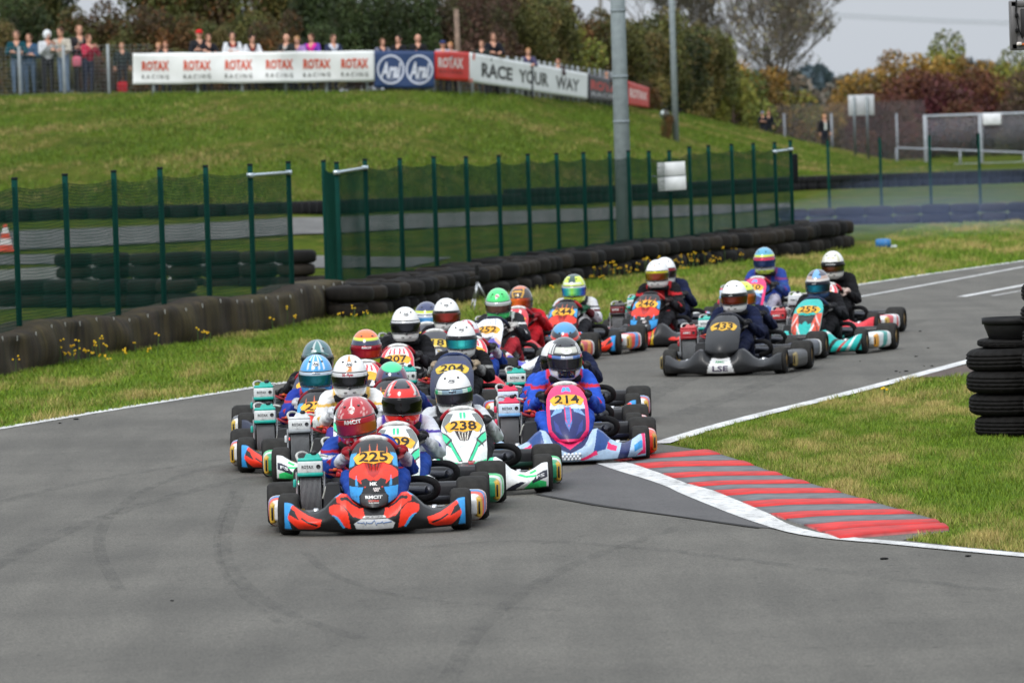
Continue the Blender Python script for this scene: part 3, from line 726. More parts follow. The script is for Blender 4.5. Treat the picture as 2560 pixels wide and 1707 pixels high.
# lamp poles
def pole(name, label, x, y, r0, r1, H, z0, n=12, seams=()):
    root = thing(name, label, 'lamp post', (x, y, z0)); mb = MB().C('8f999d')
    mb.tube([(0, 0, -.2), (0, 0, H * .5), (0, 0, H)], [r0, (r0 + r1) / 2, r1], n); mb.build('shaft', POLE, root)
    for s in seams: mb = MB().C('7d878b'); mb.tube([(0, 0, s), (0, 0, s + .05)], [lerp(r0, r1, s / H) + .006] * 2, n); mb.build('seam', POLE, root)
    mb = MB().C('666c70'); mb.tube([(0, 0, H), (0, 0, H + .3), (0, -.4, H + .45), (0, -1.3, H + .5)], .05, 8); mb.build('arm', METAL, root)
    mb = MB().C('55595c'); mb.rbox((0, -1.6, H + .48), (.3, .7, .14), .04, 2); mb.build('lamp_head', PAINTM, root)
POLE = M('galvanised_concrete', .7, wear=.14, scale=9)
a = Pd(1563, 620, 120.2); pole('lamp_post', 'thick grey lamp post rising behind the long green fence', a.x, a.y, .148, .105, 9.0, 0, 10, (2.35, 3.1, 4.2))
g2 = G(1690, 356); pole('lamp_post', 'thin grey lamp post standing on the grassy bank', g2.x, g2.y, .105, .08, 8.0, g2.z)
q = Pd(1146, 120, 212); g_ = gz(q.x, q.y); mb = MB().C('8a7566'); mb.tube([(q.x, q.y, g_), (q.x - .02, q.y, g_ + 1.4), (q.x - .03, q.y, Pd(1146, 24, 212).z)], [.085, .08, .07], 8)
tag(mb.build('wooden_post', BARK), 'bare brown wooden post among the spectators behind the red banner', 'post')
# traffic cone
q = G(15, 634); cn = thing('traffic_cone', 'orange and white striped traffic cone at the left edge of the infield road', 'traffic cone', (q.x, q.y, q.z + .03))
mb = MB(); mb.lathe([(.03, .14), (.13, .118), (.13, .118), (.24, .094), (.24, .094), (.34, .07), (.34, .07), (.44, .045), (.44, .045), (.5, .03), (.5, 0)], 'z', n=20, colf=lambda i, a: 'd8482a' if i < 2 or i in (4, 5) or i > 7 else 'e6e2dc'); mb.build('cone_body', PLAST, cn)
mb = MB().C('d8482a'); mb.rbox((0, 0, .015), (.36, .36, .035), .01, 1); mb.build('base', PLAST, cn)
# blue drum lying in the far verge
q = G(2208, 622); dr = thing('drum', 'small blue plastic drum lying on the far grass verge', 'drum', (q.x, q.y, 0))
mb = MB().C('2a6fa8'); mb.lathe([(-.13, 0), (-.13, .07), (-.125, .085), (-.05, .092), (-.04, .097), (-.03, .092), (.05, .092), (.06, .097), (.07, .09), (.13, .08), (.13, 0)], 'x', (0, 0, .095), 20); mb.build('body', PLAST, dr)
mb = MB().C('d7dde0'); mb.rbox((.18, -.03, .04), (.12, .06, .06), .015, 1); mb.build('lid', PLAST, dr)
# tripod with small camera
q = G(1196, 781); tp = thing('camera_tripod', 'silver tripod with a small black camera in front of the tyre wall', 'tripod', (q.x, q.y, 0))
for a in (-1.9, .25, 2.2):
    mb = MB().C('b4b7b9'); e = Vector((.19 * math.cos(a), .12 * math.sin(a), 0)); t = Vector((.0, 0, .4)); mb.tube([t, t.lerp(e, .55)], .014, 6); mb.tube([t.lerp(e, .5), e], .010, 6); mb.build('leg', METAL, tp)
mb = MB().C('9ea2a5'); mb.tube([(0, 0, .2), (0, 0, .43)], .012, 6); mb.tube([(-.14, 0, .015), (.06, -.03, .012)], .006, 5); mb.build('column', METAL, tp)
mb = MB().C('151515'); mb.rbox((0, 0, .45), (.06, .06, .08), .01, 1); mb.rbox((0, 0, .56), (.055, .075, .15), .012, 2); mb.lathe([(-.06, .02), (-.05, .024), (-.03, .024)], 'y', (0, -.0, .59), 12); mb.tube([(0, 0, .47), (-.13, -.02, .44)], .008, 5); mb.build('camera_body', MAT_, tp)
# signal box at the top right corner
sx = Pd(2590, 20, 62); sg = thing('signal_box', 'grey steel signal box with cables, mounted high on a post at the right edge', 'signal box', (sx.x, sx.y, 0))
x0 = Pd(2524, 60, 62).x - sx.x; zt, zb = Pd(2530, 2, 62).z, Pd(2530, 127, 62).z
mb = MB().C('6f6c6c'); mb.rbox((x0 + .35, 0, (zt + zb) / 2), (.7, .16, zt - zb), .012, 2); mb.build('housing', PAINTM, sg)
mb = MB().C('5c5a5a'); mb.rbox((x0 + .03, -.085, (zt + zb) / 2), (.05, .02, zt - zb - .02), .004, 1); mb.rbox((x0 + .35, -.085, zt - .03), (.68, .02, .05), .004, 1); mb.rbox((x0 + .35, -.085, zb + .03), (.68, .02, .05), .004, 1); mb.build('frame', PAINTM, sg)
mb = MB().C('2d2b2c'); mb.rbox((x0 + .36, -.09, (zt + zb) / 2 + .02), (.54, .02, .24), .006, 1); mb.build('panel', MAT_, sg)
mb = MB().C('161616')
mb.tube([(x0 + .06, -.1, zt + .1), (x0 + .05, -.1, zt - .1), (x0 + .07, -.11, zb + .18), (x0 + .1, -.11, zb + .1)], .006, 6)
for z in (zt - .13, zt - .26): mb.rbox((x0 + .055, -.11, z), (.03, .03, .035), .006, 1)
mb.build('cable', RUB, sg)
mb = MB().C('d8cfc8'); mb.rbox((x0 + .07, -.11, zb + .055), (.045, .03, .03), .006, 1); mb.C('c8682c').rbox((x0 + .105, -.11, zb + .05), (.02, .03, .02), .004, 1); mb.build('connector', PLAST, sg)
mb = MB().C('70757a'); mb.tube([(x0 + .55, .16, -.05), (x0 + .55, .16, zt + .5)], .05, 10); mb.rbox((x0 + .55, .1, zb + .1), (.2, .08, .06), .008, 1); mb.rbox((x0 + .55, .1, zt - .1), (.2, .08, .06), .008, 1); mb.build('post', METAL, sg)
# ---- far gate, fence, boards
gd = 283.0
gt = thing('steel_gate', 'tall pale steel gate of vertical bars at the far right', 'gate')
def gp(px, py, dd=0.0): return Pd(px, py, gd + dd)
for px in (2312, 2450, 2590):
    mb = MB().C('a3a8b0'); t = gp(px, 288 - .03 * (px - 2312)); mb.rbox((t.x, t.y, t.z / 2), (.14, .1, t.z), .01, 1); mb.build('post', PAINTM, gt)
mb = MB().C('a3a8b0'); 
for yy in (291, 415): mb.tube([gp(2312, yy), gp(2800, yy - 15)], .06, 6)
mb.build('rail', PAINTM, gt)
mb = MB().C('a6abb6')
for i in range(44):
    px = 2320 + i * 8.2; t = gp(px, 290 - .03 * (px - 2312)); mb.tube([(t.x, t.y, .3), (t.x, t.y, t.z)], .014, 4)
mb.build('bars', PAINTM, gt)
t = gp(2480, 298, -.2); mb = MB().C('e4e6ea'); mb.rbox((t.x, t.y, t.z), (.72, .03, .45), .01, 1); mb.build('notice_board', PAINTM, gt)
mb = MB().C('9a9fa8'); lr = thing('low_rail', 'low pale steel rail in front of the far gate', 'railing'); mb.tube([gp(2241, 370, -3), gp(2800, 391, -3)], .045, 6); mb.build('rail', PAINTM, lr)
for px in (2241, 2400, 2560):
    mb = MB().C('9a9fa8'); t = gp(px, 370 + (px - 2241) * .0376, -3); mb.tube([(t.x, t.y, -.1), t], .04, 6); mb.build('post', PAINTM, lr)
bf = thing('wire_fence', 'grey chain-link fence before the red bushes, left of the far gate', 'fence')
for px in (1960, 2078, 2241):
    t = Pd(px, 284, 287); mb = MB().C('8d9299'); mb.tube([(t.x, t.y, -.1), t], .05, 6); mb.build('post', PAINTM, bf)
mb = MB().C('6d6a6c'); mb.smooth = False
for i in range(28):
    z = .1 + i * .09; a_, b_ = Pd(1780, 300, 287), Pd(2312, 300, 287); mb.tube([(a_.x, a_.y, z), (b_.x, b_.y, z)], .007, 3, False)
for i in range(110):
    x = lerp(a_.x, b_.x, i / 109); mb.tube([(x, a_.y, .1), (x, a_.y, 2.5)], .007, 3, False)
mb.build('chain_link', PAINTM, bf)
bd = thing('board_sign', 'pale back of a large board on two posts beside the far gate', 'sign')
p1, p2 = Pd(2120, 239, 272), Pd(2186, 288, 272)
mb = MB().C('b9bcc0'); mb.rbox(((p1.x + p2.x) / 2, 272, (p1.z + p2.z) / 2), (p2.x - p1.x, .03, p1.z - p2.z), .008, 1); mb.build('board', PAINTM, bd)
for px in (2134, 2166):
    t = Pd(px, 240, 271.9); mb = MB().C('6f7678'); mb.rbox((t.x, 271.9, t.z / 2), (.09, .08, t.z), .01, 1); mb.build('post', METAL, bd)
pl = thing('power_line', 'thin grey power cables sagging across the sky at the right', 'power line')
for k in range(3):
    a, b = Pd(1500, -14 + 5 * k, 560), Pd(2900, 62 + 5 * k, 560); mb = MB().C('a9afb5')
    mb.tube([a.lerp(b, i / 16) - Vector((0, 0, .5 * math.sin(math.pi * i / 16))) for i in range(17)], .028, 5); mb.build('cable', PAINTM, pl)
for px, py in ((1500, -25), (2900, 50)):
    t = Pd(px, py, 560); mb = MB().C('6d6a64'); mb.tube([(t.x, 560, -1), t], .16, 8); mb.tube([(t.x - .9, 560, t.z - .2), (t.x + .9, 560, t.z - .2)], .07, 6); mb.build('pylon', PAINTM, pl)
# ---- spectator fence and banners along the top of the bank
def rd(px): return interp(px, RID_D) - .5
sf = thing('spectator_fence', 'grey wire fence with steel posts along the top of the grassy bank', 'fence')
fpts = []
for px in list(range(-150, 1630, 54)):
    d = rd(px); x = (px - 1280) / F_PX * d; fpts.append(Vector((x, d, gz(x, d))))
fpx = resample(fpts, 1.26)
for p in fpx:
    mb = MB().C('8d9498'); hp_ = 1.42 if p.x / p.y * F_PX + 1280 < 330 else 1.16; mb.rbox((p.x, p.y, p.z + hp_ / 2 - .05), (.085, .07, hp_ + .1), .008, 1); mb.build('post', PAINTM, sf)
mb = MB().C('777d80'); mb.smooth = False
for (a, b) in zip(fpx, fpx[1:]):
    for i in range(13 if a.x / a.y * F_PX + 1280 < 300 else 10): z = .06 + i * .11; mb.tube([(a.x, a.y, a.z + z), (b.x, b.y, b.z + z)], .0045, 3, False)
    for k in range(10): q = a.lerp(b, k / 10); mb.tube([(q.x, q.y, q.z + .05), (q.x, q.y, q.z + (1.4 if a.x / a.y * F_PX + 1280 < 300 else 1.08))], .003, 3, False)
mb.build('wire', PAINTM, sf)
def banner(label, bgc, x0, x1, t0, t1, b0, b1, paint, seed=0, colf=None):
    def fn(u, v, off=0.0):
        px = lerp(x0, x1, u) * K_; py = lerp(lerp(b0, b1, u), lerp(t0, t1, u), v) * K_
        wv = .05 * math.sin(u * (x1 - x0) * .035 + seed) + .03 * math.sin(v * 4 + u * 9 + seed)
        py += (.9 * math.sin(u * (x1 - x0) * .045 + seed)) * (1 if v > .5 else -1) * .6
        return Pd(px, py, rd(px) - .16 + wv - off)
    mb = MB().C(bgc); n = max(12, int((x1 - x0) / 6))
    mb.grid(fn, n, 10, colf, thick=(0, .012, 0))
    paint(mb, lambda u, v: fn(u, v, .018)); return tag(mb.build('banner', BANNER), label, 'banner', 'banners on the spectator fence')
def tx(mb, fn, s, u, v, wu, hv, col, bold=.06, shear=0):
    vs, fs = text2d(s, bold, shear); ww = max(q[0] for q in vs) - min(q[0] for q in vs)
    mb.C(col, smooth=False); mb.add([fn(u + q[0] / ww * wu, v + q[1] * hv) for q in vs], fs)
def ring(mb, fn, u, v, ru, rv, w, col, n=36, a0=0, a1=6.2832):
    mb.C(col, smooth=False); vs = []; fs = []
    for i in range(n + 1):
        a = lerp(a0, a1, i / n); vs += [fn(u + ru * math.cos(a), v + rv * math.sin(a)), fn(u + ru * (1 - w) * math.cos(a), v + rv * (1 - w) * math.sin(a))]
    for i in range(n): fs.append((2 * i, 2 * i + 1, 2 * i + 3, 2 * i + 2))
    mb.add(vs, fs)
def pb1(mb, fn):
    for xc in (357, 453, 548, 642, 728, 815):
        u = (xc - 305) / 555; tx(mb, fn, 'ROTAX', u, .60, .112, .30, 'd2502f', .05); tx(mb, fn, 'R A C I N G', u, .24, .112, .14, '5d5f58', .02)
banner('long white banner with six orange and grey two-line prints on the bank', 'eceeed', 305, 860, 123, 117, 195, 187, pb1)
def pb2(mb, fn):
    for u in (.27, .75):
        ring(mb, fn, u, .5, .23, .40, .14, 'c9cede'); tx(mb, fn, 'Arai', u, .50, .34, .42, 'd2d6e2', .05, .25); tx(mb, fn, 'HELMET', u, .24, .15, .09, '9aa3bd', .02)
banner('square navy banner with two white ringed emblems', '2b426c', 860, 998, 117, 118, 203, 203, pb2, 1)
def pb3(mb, fn): tx(mb, fn, 'ROTAX', .47, .62, .72, .34, 'efdad5', .06); tx(mb, fn, 'RACING', .47, .3, .66, .1, '7c1c18', .02)
banner('small red banner between the navy and the long lettered white banner', 'd8241c', 998, 1078, 118, 121, 183, 187, pb3, 2)
def pb4(mb, fn):
    tx(mb, fn, 'RACE', .235, .50, .26, .46, '2e2f2e', .05); tx(mb, fn, 'YOUR', .545, .50, .25, .46, '2e2f2e', .05); tx(mb, fn, 'WAY', .83, .48, .2, .46, '2e2f2e', .05)
    mb.C('e0553b', smooth=False); mb.add([fn(.005, 0), fn(.025, 0), fn(.05, 1), fn(.035, 1)], [(0, 1, 2, 3)])
banner('white banner with large black capital letters sloping down the bank', 'eef0f0', 1078, 1350, 121, 169, 188, 229, pb4, 3)
def pb5(mb, fn): tx(mb, fn, 'ROTAX', .5, .62, .84, .34, 'c22f2c', .06); tx(mb, fn, 'RACING', .5, .27, .8, .16, 'b9b9bd', .02)
banner('black banner with red print beside the thick lamp post', '3a3740', 1350, 1442, 170, 192, 229, 240, pb5, 4)
def pb6(mb, fn): tx(mb, fn, 'ROTAX', .5, .55, .8, .36, 'eed5d2', .06)
banner('red banner at the lower right end of the row', 'c8312c', 1442, 1491, 187, 202, 241, 249, pb6, 5)
# ================================================================ SPECTATORS
def hand_shape(curl=.6, scale=1.0):
    """right hand: palm along -Y, thumb to +x side... five separate bent fingers"""
    mb = MB(); capsule(mb, (0, 0, 0), (0, -.05, 0), .030, .036, sx=1.0, sy=.55)
    capsule(mb, (0, .03, 0), (0, -.01, 0), .026, .03, sy=.8)
    for i, (x, L, sp) in enumerate(((-.027, .062, -.12), (-.009, .078, -.03), (.010, .083, .04), (.028, .074, .12))):
        p = Vector((x, -.07, 0)); a = 0.2
        for seg, k in enumerate((.45, .3, .25)):
            a += curl * (.7 if seg == 0 else 1.0)
            q = p + Vector((math.sin(sp) * L * k, -math.cos(a) * L * k, -math.sin(a) * L * k)); capsule(mb, p, q, .0095 - .001 * seg, .0085 - .001 * seg, 8); p = q
    p = Vector((-.034, -.01, -.004)); a = .3
    for L, ang in (((.032, .9), (.028, .5), (.022, .2)) if curl < 1 else ((.03, .5), (.026, -.1), (.02, -.6))):
        q = p + Vector((-math.sin(ang) * L, -math.cos(ang) * L, -.3 * L - curl * .012)); capsule(mb, p, q, .012, .010, 8); p = q
    return remesh(mb, .0045, 2)
HANDV, HANDF = hand_shape()
def crease(v, f, amp):
    nr = np.zeros_like(v)
    q = np.array([p for p in f if len(p) == 4]); a = np.cross(v[q[:, 2]] - v[q[:, 0]], v[q[:, 3]] - v[q[:, 1]])
    for k in range(4): np.add.at(nr, q[:, k], a)
    nr /= np.linalg.norm(nr, axis=1)[:, None] + 1e-9
    x, y, z = v.T; d = np.sin(z * 75 + 6 * np.sin(x * 22) + 5 * np.sin(y * 26)) * .5 + np.sin(z * 38 + x * 30 + y * 44 + 3 * np.sin(z * 17)) * .5
    return v + nr * (amp * d)[:, None]
POSES = {
 'lean': dict(el=[(-.27, -.17, 1.16), (.27, -.17, 1.16)], ha=[(-.10, -.40, 1.20), (.12, -.40, 1.18)], tilt=.10),
 'fold': dict(el=[(-.28, -.08, 1.12), (.28, -.08, 1.12)], ha=[(.10, -.24, 1.17), (-.10, -.26, 1.21)], tilt=.0),
 'hang': dict(el=[(-.27, .03, 1.14), (.27, .03, 1.14)], ha=[(-.28, -.08, .88), (.28, -.08, .88)], tilt=.0),
 'phone': dict(el=[(-.25, -.16, 1.16), (.25, -.2, 1.16)], ha=[(-.06, -.33, 1.40), (.08, -.32, 1.42)], tilt=.03),
 'sit': dict(el=[(-.27, -.1, .74), (.27, -.1, .74)], ha=[(-.16, -.34, .62), (.16, -.34, .62)], tilt=.02)}
_pc = {}
def person_base(pose):
    if pose in _pc: return _pc[pose]
    P = POSES[pose]; mb = MB(); B = []; dz = -.45 if pose == 'sit' else 0.0
    def bone(a, b, ra, rb, reg, sx=1, sy=1):
        capsule(mb, a, b, ra, rb, sx=sx, sy=sy); B.append((np.array(a, float), np.array(b, float), reg))
    tl = P['tilt']
    def up(x, y, z): return (x, y - tl * max(0, (z - .95)) * 1.6, z + dz)
    for i, s in enumerate((-1, 1)):
        if pose == 'sit':
            bone((s * .1, 0, .47), (s * .13, -.42, .50), .085, .062, 'leg'); bone((s * .13, -.42, .5), (s * .12, -.38, .1), .058, .045, 'leg'); bone((s * .12, -.36, .06), (s * .13, -.52, .04), .042, .035, 'shoe')
        else:
            bone((s * .095, 0, .93), (s * .10, -.01, .50), .088, .062, 'leg'); bone((s * .10, -.01, .50), (s * .105, .02, .10), .058, .044, 'leg'); bone((s * .105, .04, .05), (s * .12, -.13, .04), .045, .036, 'shoe')
        sh = up(s * .19, 0, 1.40); e = Vector(P['el'][i]); h = Vector(P['ha'][i])
        bone(sh, e, .074, .062, 'arm'); bone(e, e.lerp(h, .82), .06, .044, 'arm'); bone(e.lerp(h, .82), e.lerp(h, .9), .026, .026, 'skin')
    bone(up(0, .005, .95), up(0, 0, 1.12), .15, .15, 'hip', 1.15, .85); bone(up(0, 0, 1.08), up(0, -.005, 1.33), .155, .17, 'torso', 1.2, .85)
    bone(up(-.12, 0, 1.40), up(.12, 0, 1.40), .07, .07, 'torso')
    bone(up(0, -.005, 1.40), up(0, -.02, 1.54), .055, .05, 'skin')
    hd = Vector(up(0, -.03, 1.64))
    bone(hd + Vector((0, 0, -.045)), hd + Vector((0, .01, .03)), .078, .094, 'skin', .92, 1.0)
    bone(hd + Vector((0, -.088, .0)), hd + Vector((0, -.104, -.028)), .010, .016, 'skin')
    bone(hd + Vector((0, -.06, -.085)), hd + Vector((0, -.075, -.085)), .03, .022, 'skin')
    for s in (-1, 1): bone(hd + Vector((s * .088, .01, -.02)), hd + Vector((s * .092, .015, .015)), .014, .018, 'skin')
    v, f = remesh(mb, .017, 3); v = crease(v, f, .006)
    regs = [b[2] for b in B]; D = []
    for a, b, r in B:
        d = b - a; t = np.clip(((v - a) @ d) / max(1e-9, d @ d), 0, 1); D.append(np.linalg.norm(v - (a + t[:, None] * d), axis=1))
    idx = np.argmin(np.array(D), 0); reg = [regs[i] for i in idx]
    hv = []
    for i, s in enumerate((-1, 1)):
        e = Vector(P['el'][i]); h = Vector(P['ha'][i]); q = (h - e).normalized().to_track_quat('-Y', 'Z').to_matrix()
        c = e.lerp(h, .93); hv.append([tuple(q @ Vector((p[0] * (1 if s > 0 else -1), p[1], p[2])) + c) for p in HANDV])
    _pc[pose] = (v, f, reg, hv, hd); return _pc[pose]
def person(label, px, py, d, jacket, trousers='2a2d38', hair='4a3526', skin='d3a088', pose='lean', arm=None, shoe='2a2724', turn=0.0, flip=False, hat=None, group='spectators along the top fence', shirt=None, hood=None):
    turn = turn or random.uniform(-.45, .45)
    top = Pd(px, py, d); g = gz(top.x, top.y); v, f, reg, hv, hd = person_base(pose)
    Hb = 1.75 if pose != 'sit' else 1.30
    s = max(.45, min(1.12, (top.z - g) / Hb))
    root = thing('person', label, 'person', (top.x, top.y, min(g, top.z - Hb * s) if top.z - g > .45 else top.z - Hb * s), turn, group)
    fx = -1 if flip else 1
    cmap = {'leg': hx(trousers), 'shoe': hx(shoe), 'arm': hx(arm or jacket), 'torso': hx(jacket), 'hip': hx(jacket), 'skin': hx(skin)}
    cols = []
    for p, r in zip(v, reg):
        c = cmap[r]
        if r == 'hip' and p[2] < (.98 if pose != 'sit' else .53): c = cmap['leg']
        if shirt and r == 'torso' and p[1] < -.05 and abs(p[0]) < .06: c = hx(shirt)
        cols.append(c)
    mb = MB(); mb.add([(p[0] * s * fx, p[1] * s, p[2] * s) for p in v], f, cols); mb.col = hx(skin)
    for h in hv: mb.add([(p[0] * s * fx, p[1] * s, p[2] * s) for p in h], HANDF)
    mb.build('body', CLOTH, root)
    c = Vector((hd.x, hd.y, hd.z)) * s
    ey = MB().C('2b211c')
    for k in (-1, 1): ey.ball((c.x + k * .034 * s, c.y - .088 * s, c.z + .008 * s), (.011 * s, .006 * s, .007 * s), 8, 5)
    ey.C('9a5a50').ball((c.x, c.y - .092 * s, c.z - .055 * s), (.022 * s, .006 * s, .006 * s), 8, 5); ey.build('face', SKIN, root)
    if hood: 
        h = MB().C(hood); h.ball((c.x, c.y + .025 * s, c.z + .01 * s), (.118 * s, .112 * s, .135 * s), 14, 10); h.build('hood', CLOTH, root)
    elif hat:
        h = MB().C(hat); h.ball((c.x, c.y + .005, c.z + .055 * s), (.102 * s, .108 * s, .075 * s), 14, 8); h.rbox((c.x, c.y - .125 * s, c.z + .05 * s), (.13 * s, .09 * s, .014 * s), .005, 1); h.build('cap', CLOTH, root)
    elif hair:
        h = MB().C(hair); h.ball((c.x, c.y + .022 * s, c.z + .028 * s), (.1 * s, .1 * s, .108 * s), 14, 10); h.build('hair', CLOTH, root)
    return root
for a in [
 ('person in a teal jacket and jeans leaning on the fence at the far left', 41, 79, 'sd', dict(jacket='134650', trousers='5f7288', hair='6b5348', pose='lean')),
 ('person in a blue top stooping over the fence, behind the one in teal', 72, 86, 'sd', dict(jacket='3a5876', trousers='4d6076', pose='fold')),
 ('person in a white jacket with the white hood up, hand at the mouth', 116, 78, 'sd', dict(jacket='c9ccd0', trousers='26272c', hood='d8dbdd', pose='phone', skin='c49480')),
 ('person in a cream hooded top and pale jeans leaning at the fence', 156, 71, 'sd', dict(jacket='b5afa2', trousers='6f829a', hair='4c382c', pose='lean')),
 ('tall person in a dark jacket behind the one in the red coat', 197, 62, 'sd2', dict(jacket='2c2b2e', trousers='2a2b30', shirt='8c8478', hair='8c6550', pose='fold')),
 ('person in a long red coat with a pink bag, standing sideways', 218, 88, 'sd', dict(jacket='b02a45', trousers='2e3348', hair='6a4636', pose='phone', turn=.7)),
 ('child in dark clothes sitting behind the wire fence beside a red bag', 304, 108, 'sd', dict(jacket='26302f', trousers='2a2a2e', hair='7a5a3c', pose='hang')),
 ('person with brown hair peering over the left end of the white banner', 413, 104, 'sd', dict(jacket='2c2b2c', hair='7a4a2c', pose='lean')),
 ('person with fair hair half hidden by the fence post at the banner end', 396, 108, 'sd2', dict(jacket='4c3d38', hair='b08256', pose='fold')),
 ('person in a bright red cap and dark jacket behind the white banner', 497, 76, 'sd', dict(jacket='25262b', hat='d32a2c', pose='fold')),
 ('person in a black jacket next to the one in the red cap', 517, 86, 'sd', dict(jacket='222329', hair='5a4032', pose='lean')),
 ('person in a black body warmer with white sleeves and red collar, left one of two', 580, 82, 'sd', dict(jacket='23232a', arm='dcdfe2', hair='2c2320', pose='fold', shirt='b03a34')),
 ('person in a black body warmer with white sleeves, right one of two', 628, 89, 'sd', dict(jacket='26262c', arm='d3d5da', hair='241e1c', pose='lean', shirt='8a3430', flip=True)),
 ('bald person in a dark grey jacket above the white banner', 716, 87, 'sd', dict(jacket='2b2f2f', hair=None, pose='fold', shirt='b8b8b4')),
 ('child in a lilac jacket with fair hair above the banner', 744, 92, 'sd', dict(jacket='a07fb4', hair='a07a52', pose='lean')),
 ('child in a pink hooded top with purple sleeves above the banner', 781, 86, 'sd', dict(jacket='e0349a', arm='6c3fa0', hair='54382c', pose='lean')),
 ('person in a white and navy jacket bending above the banner', 829, 88, 'sd', dict(jacket='c3cad6', arm='2c3350', hair='5a4436', pose='lean', flip=True)),
 ('person in a dark top with pale sleeve stripes above the navy banner', 953, 98, 'sd', dict(jacket='3a3a44', arm='6d7080', hair='5e402f', pose='lean')),
 ('dark haired person in black above the middle of the navy banner', 996, 91, 'sd', dict(jacket='1f1f24', hair='2a201c', pose='fold')),
 ('bald broad person in black above the right end of the navy banner', 1044, 88, 'sd', dict(jacket='1e1f22', hair=None, pose='fold')),
 ('child in a pale top and a blue cap above the red banner', 1106, 103, 'sd', dict(jacket='b0aab4', hat='39406c', pose='lean')),
 ('fair haired child in a pale top by the wooden post', 1129, 107, 'sd', dict(jacket='b7aaa8', hair='b07f54', pose='lean')),
 ('person in dark green right of the wooden post', 1204, 103, 'sd', dict(jacket='252c2a', hair='6b4c3a', pose='fold')),
 ('tall person in a black jacket with a hand on the lettered white banner', 1230, 83, 'sd', dict(jacket='1d1e26', hair='5b4236', pose='lean')),
 ('person with long fair hair above the lettered white banner', 1319, 122, 'sd', dict(jacket='4d4a66', hair='a0744c', pose='lean')),
 ('person of whom only the reddish head shows above the sloping banner', 1395, 149, 'sd', dict(jacket='4c4444', hair='7d5144', pose='fold')),
 ('person of whom only the head shows above the black banner', 1516, 181, 'sd', dict(jacket='35302e', hair='8a5a3a', pose='fold')),
 ('red haired person in black beside the thin lamp post', 1698, 232, 66, dict(jacket='1e2126', hair='a04a26', pose='hang', group='people beyond the bank')),
 ('person in black with a pale cap, left of a pair beyond the bank', 1906, 280, 100, dict(jacket='1c2128', hat='8a90a8', pose='fold', group='people beyond the bank')),
 ('person in black with red-brown hair, right of a pair beyond the bank', 1921, 279, 104, dict(jacket='1b1e26', hair='8a5240', pose='hang', group='people beyond the bank')),
 ('fair haired person in a black coat with a white shirt beyond the bank', 2060, 287, 100, dict(jacket='1b1d22', hair='b98a5c', shirt='d2d8d2', pose='hang', group='people beyond the bank'))]:
    lab, px, py, dd, kw = a
    d = rd(px) + (.85 if dd == 'sd' else 1.5 if dd == 'sd2' else 5.0)
    person(lab, px, py, d, **kw)
q = Pd(306, 220, rd(306) + .7); bgm = MB().C('b3222c'); bgm.rbox((q.x, q.y, gz(q.x, q.y) + .17), (.3, .18, .32), .06, 3); bgm.C('7c1820').tube([(q.x - .08, q.y, gz(q.x, q.y) + .32), (q.x, q.y, gz(q.x, q.y) + .42), (q.x + .08, q.y, gz(q.x, q.y) + .32)], .012, 6)
tag(bgm.build('bag', CLOTH), 'red bag on the ground behind the wire fence', 'bag')
q = Pd(192, 155, rd(192) + .35); bgm = MB().C('c86a7c'); bgm.rbox((q.x, q.y, q.z), (.26, .16, .3), .07, 3); bgm.C('7c4450').tube([(q.x - .06, q.y, q.z + .1), (q.x + .08, q.y, q.z + .45)], .014, 6)
tag(bgm.build('shoulder_bag', CLOTH), 'pink and grey shoulder bag carried by the person in the red coat', 'bag')
# ================================================================ TREES AND BUSHES
def crown_mesh(seed, n, rx, ry, rz, pal, leaf=.085, blobs=26, low=.15, hollow=.55):
    r = np.random.default_rng(seed); cs = []
    for _ in range(blobs):
        u = r.normal(size=3); u /= np.linalg.norm(u); k = r.uniform(.35, .95); cs.append((u[0] * rx * k, u[1] * ry * k, rz * (1 + low) * .5 + u[2] * rz * .5 * k, r.uniform(.22, .42) * min(rx, rz * .6), r.integers(len(pal)), r.uniform(.7, 1.25)))
    w = np.array([c[3] ** 2 for c in cs]); idx = r.choice(len(cs), n, p=w / w.sum()); C = np.array([c[:4] for c in cs])[idx]
    u = r.normal(size=(n, 3)); u /= np.linalg.norm(u, axis=1)[:, None]; rad = C[:, 3] * (hollow + (1.12 - hollow) * r.uniform(0, 1, n) ** .6)
    ctr = C[:, :3] + u * rad[:, None]; ctr[:, 2] = np.maximum(ctr[:, 2], .05)
    a = r.normal(size=(n, 3)); a /= np.linalg.norm(a, axis=1)[:, None]; b = np.cross(a, r.normal(size=(n, 3))); b /= np.linalg.norm(b, axis=1)[:, None]
    L = leaf * r.uniform(.6, 1.5, n)[:, None]; v = np.stack([ctr - a * L, ctr + b * L * .6, ctr + a * L, ctr - b * L * .6], 1)
    P = np.array([hx(p) for p in pal]); ci = np.array([c[4] for c in cs])[idx]; swap = r.uniform(0, 1, n) < .3; ci = np.where(swap, r.integers(0, len(pal), n), ci)
    c = P[ci] * .8 * (np.array([q[5] for q in cs])[idx] * r.uniform(.6, 1.35, n))[:, None]
    me = bpy.data.meshes.new('crown'); me.vertices.add(4 * n); me.loops.add(4 * n); me.polygons.add(n)
    me.vertices.foreach_set('co', v.ravel()); me.loops.foreach_set('vertex_index', np.arange(4 * n)); me.polygons.foreach_set('loop_start', np.arange(n) * 4)
    at = me.color_attributes.new('Col', 'FLOAT_COLOR', 'POINT'); cc = np.ones((n, 4, 4)); cc[:, :, :3] = c[:, None, :]; at.data.foreach_set('color', cc.astype(np.float32).ravel())
    me.materials.append(LEAF); me.update(calc_edges=True); return me
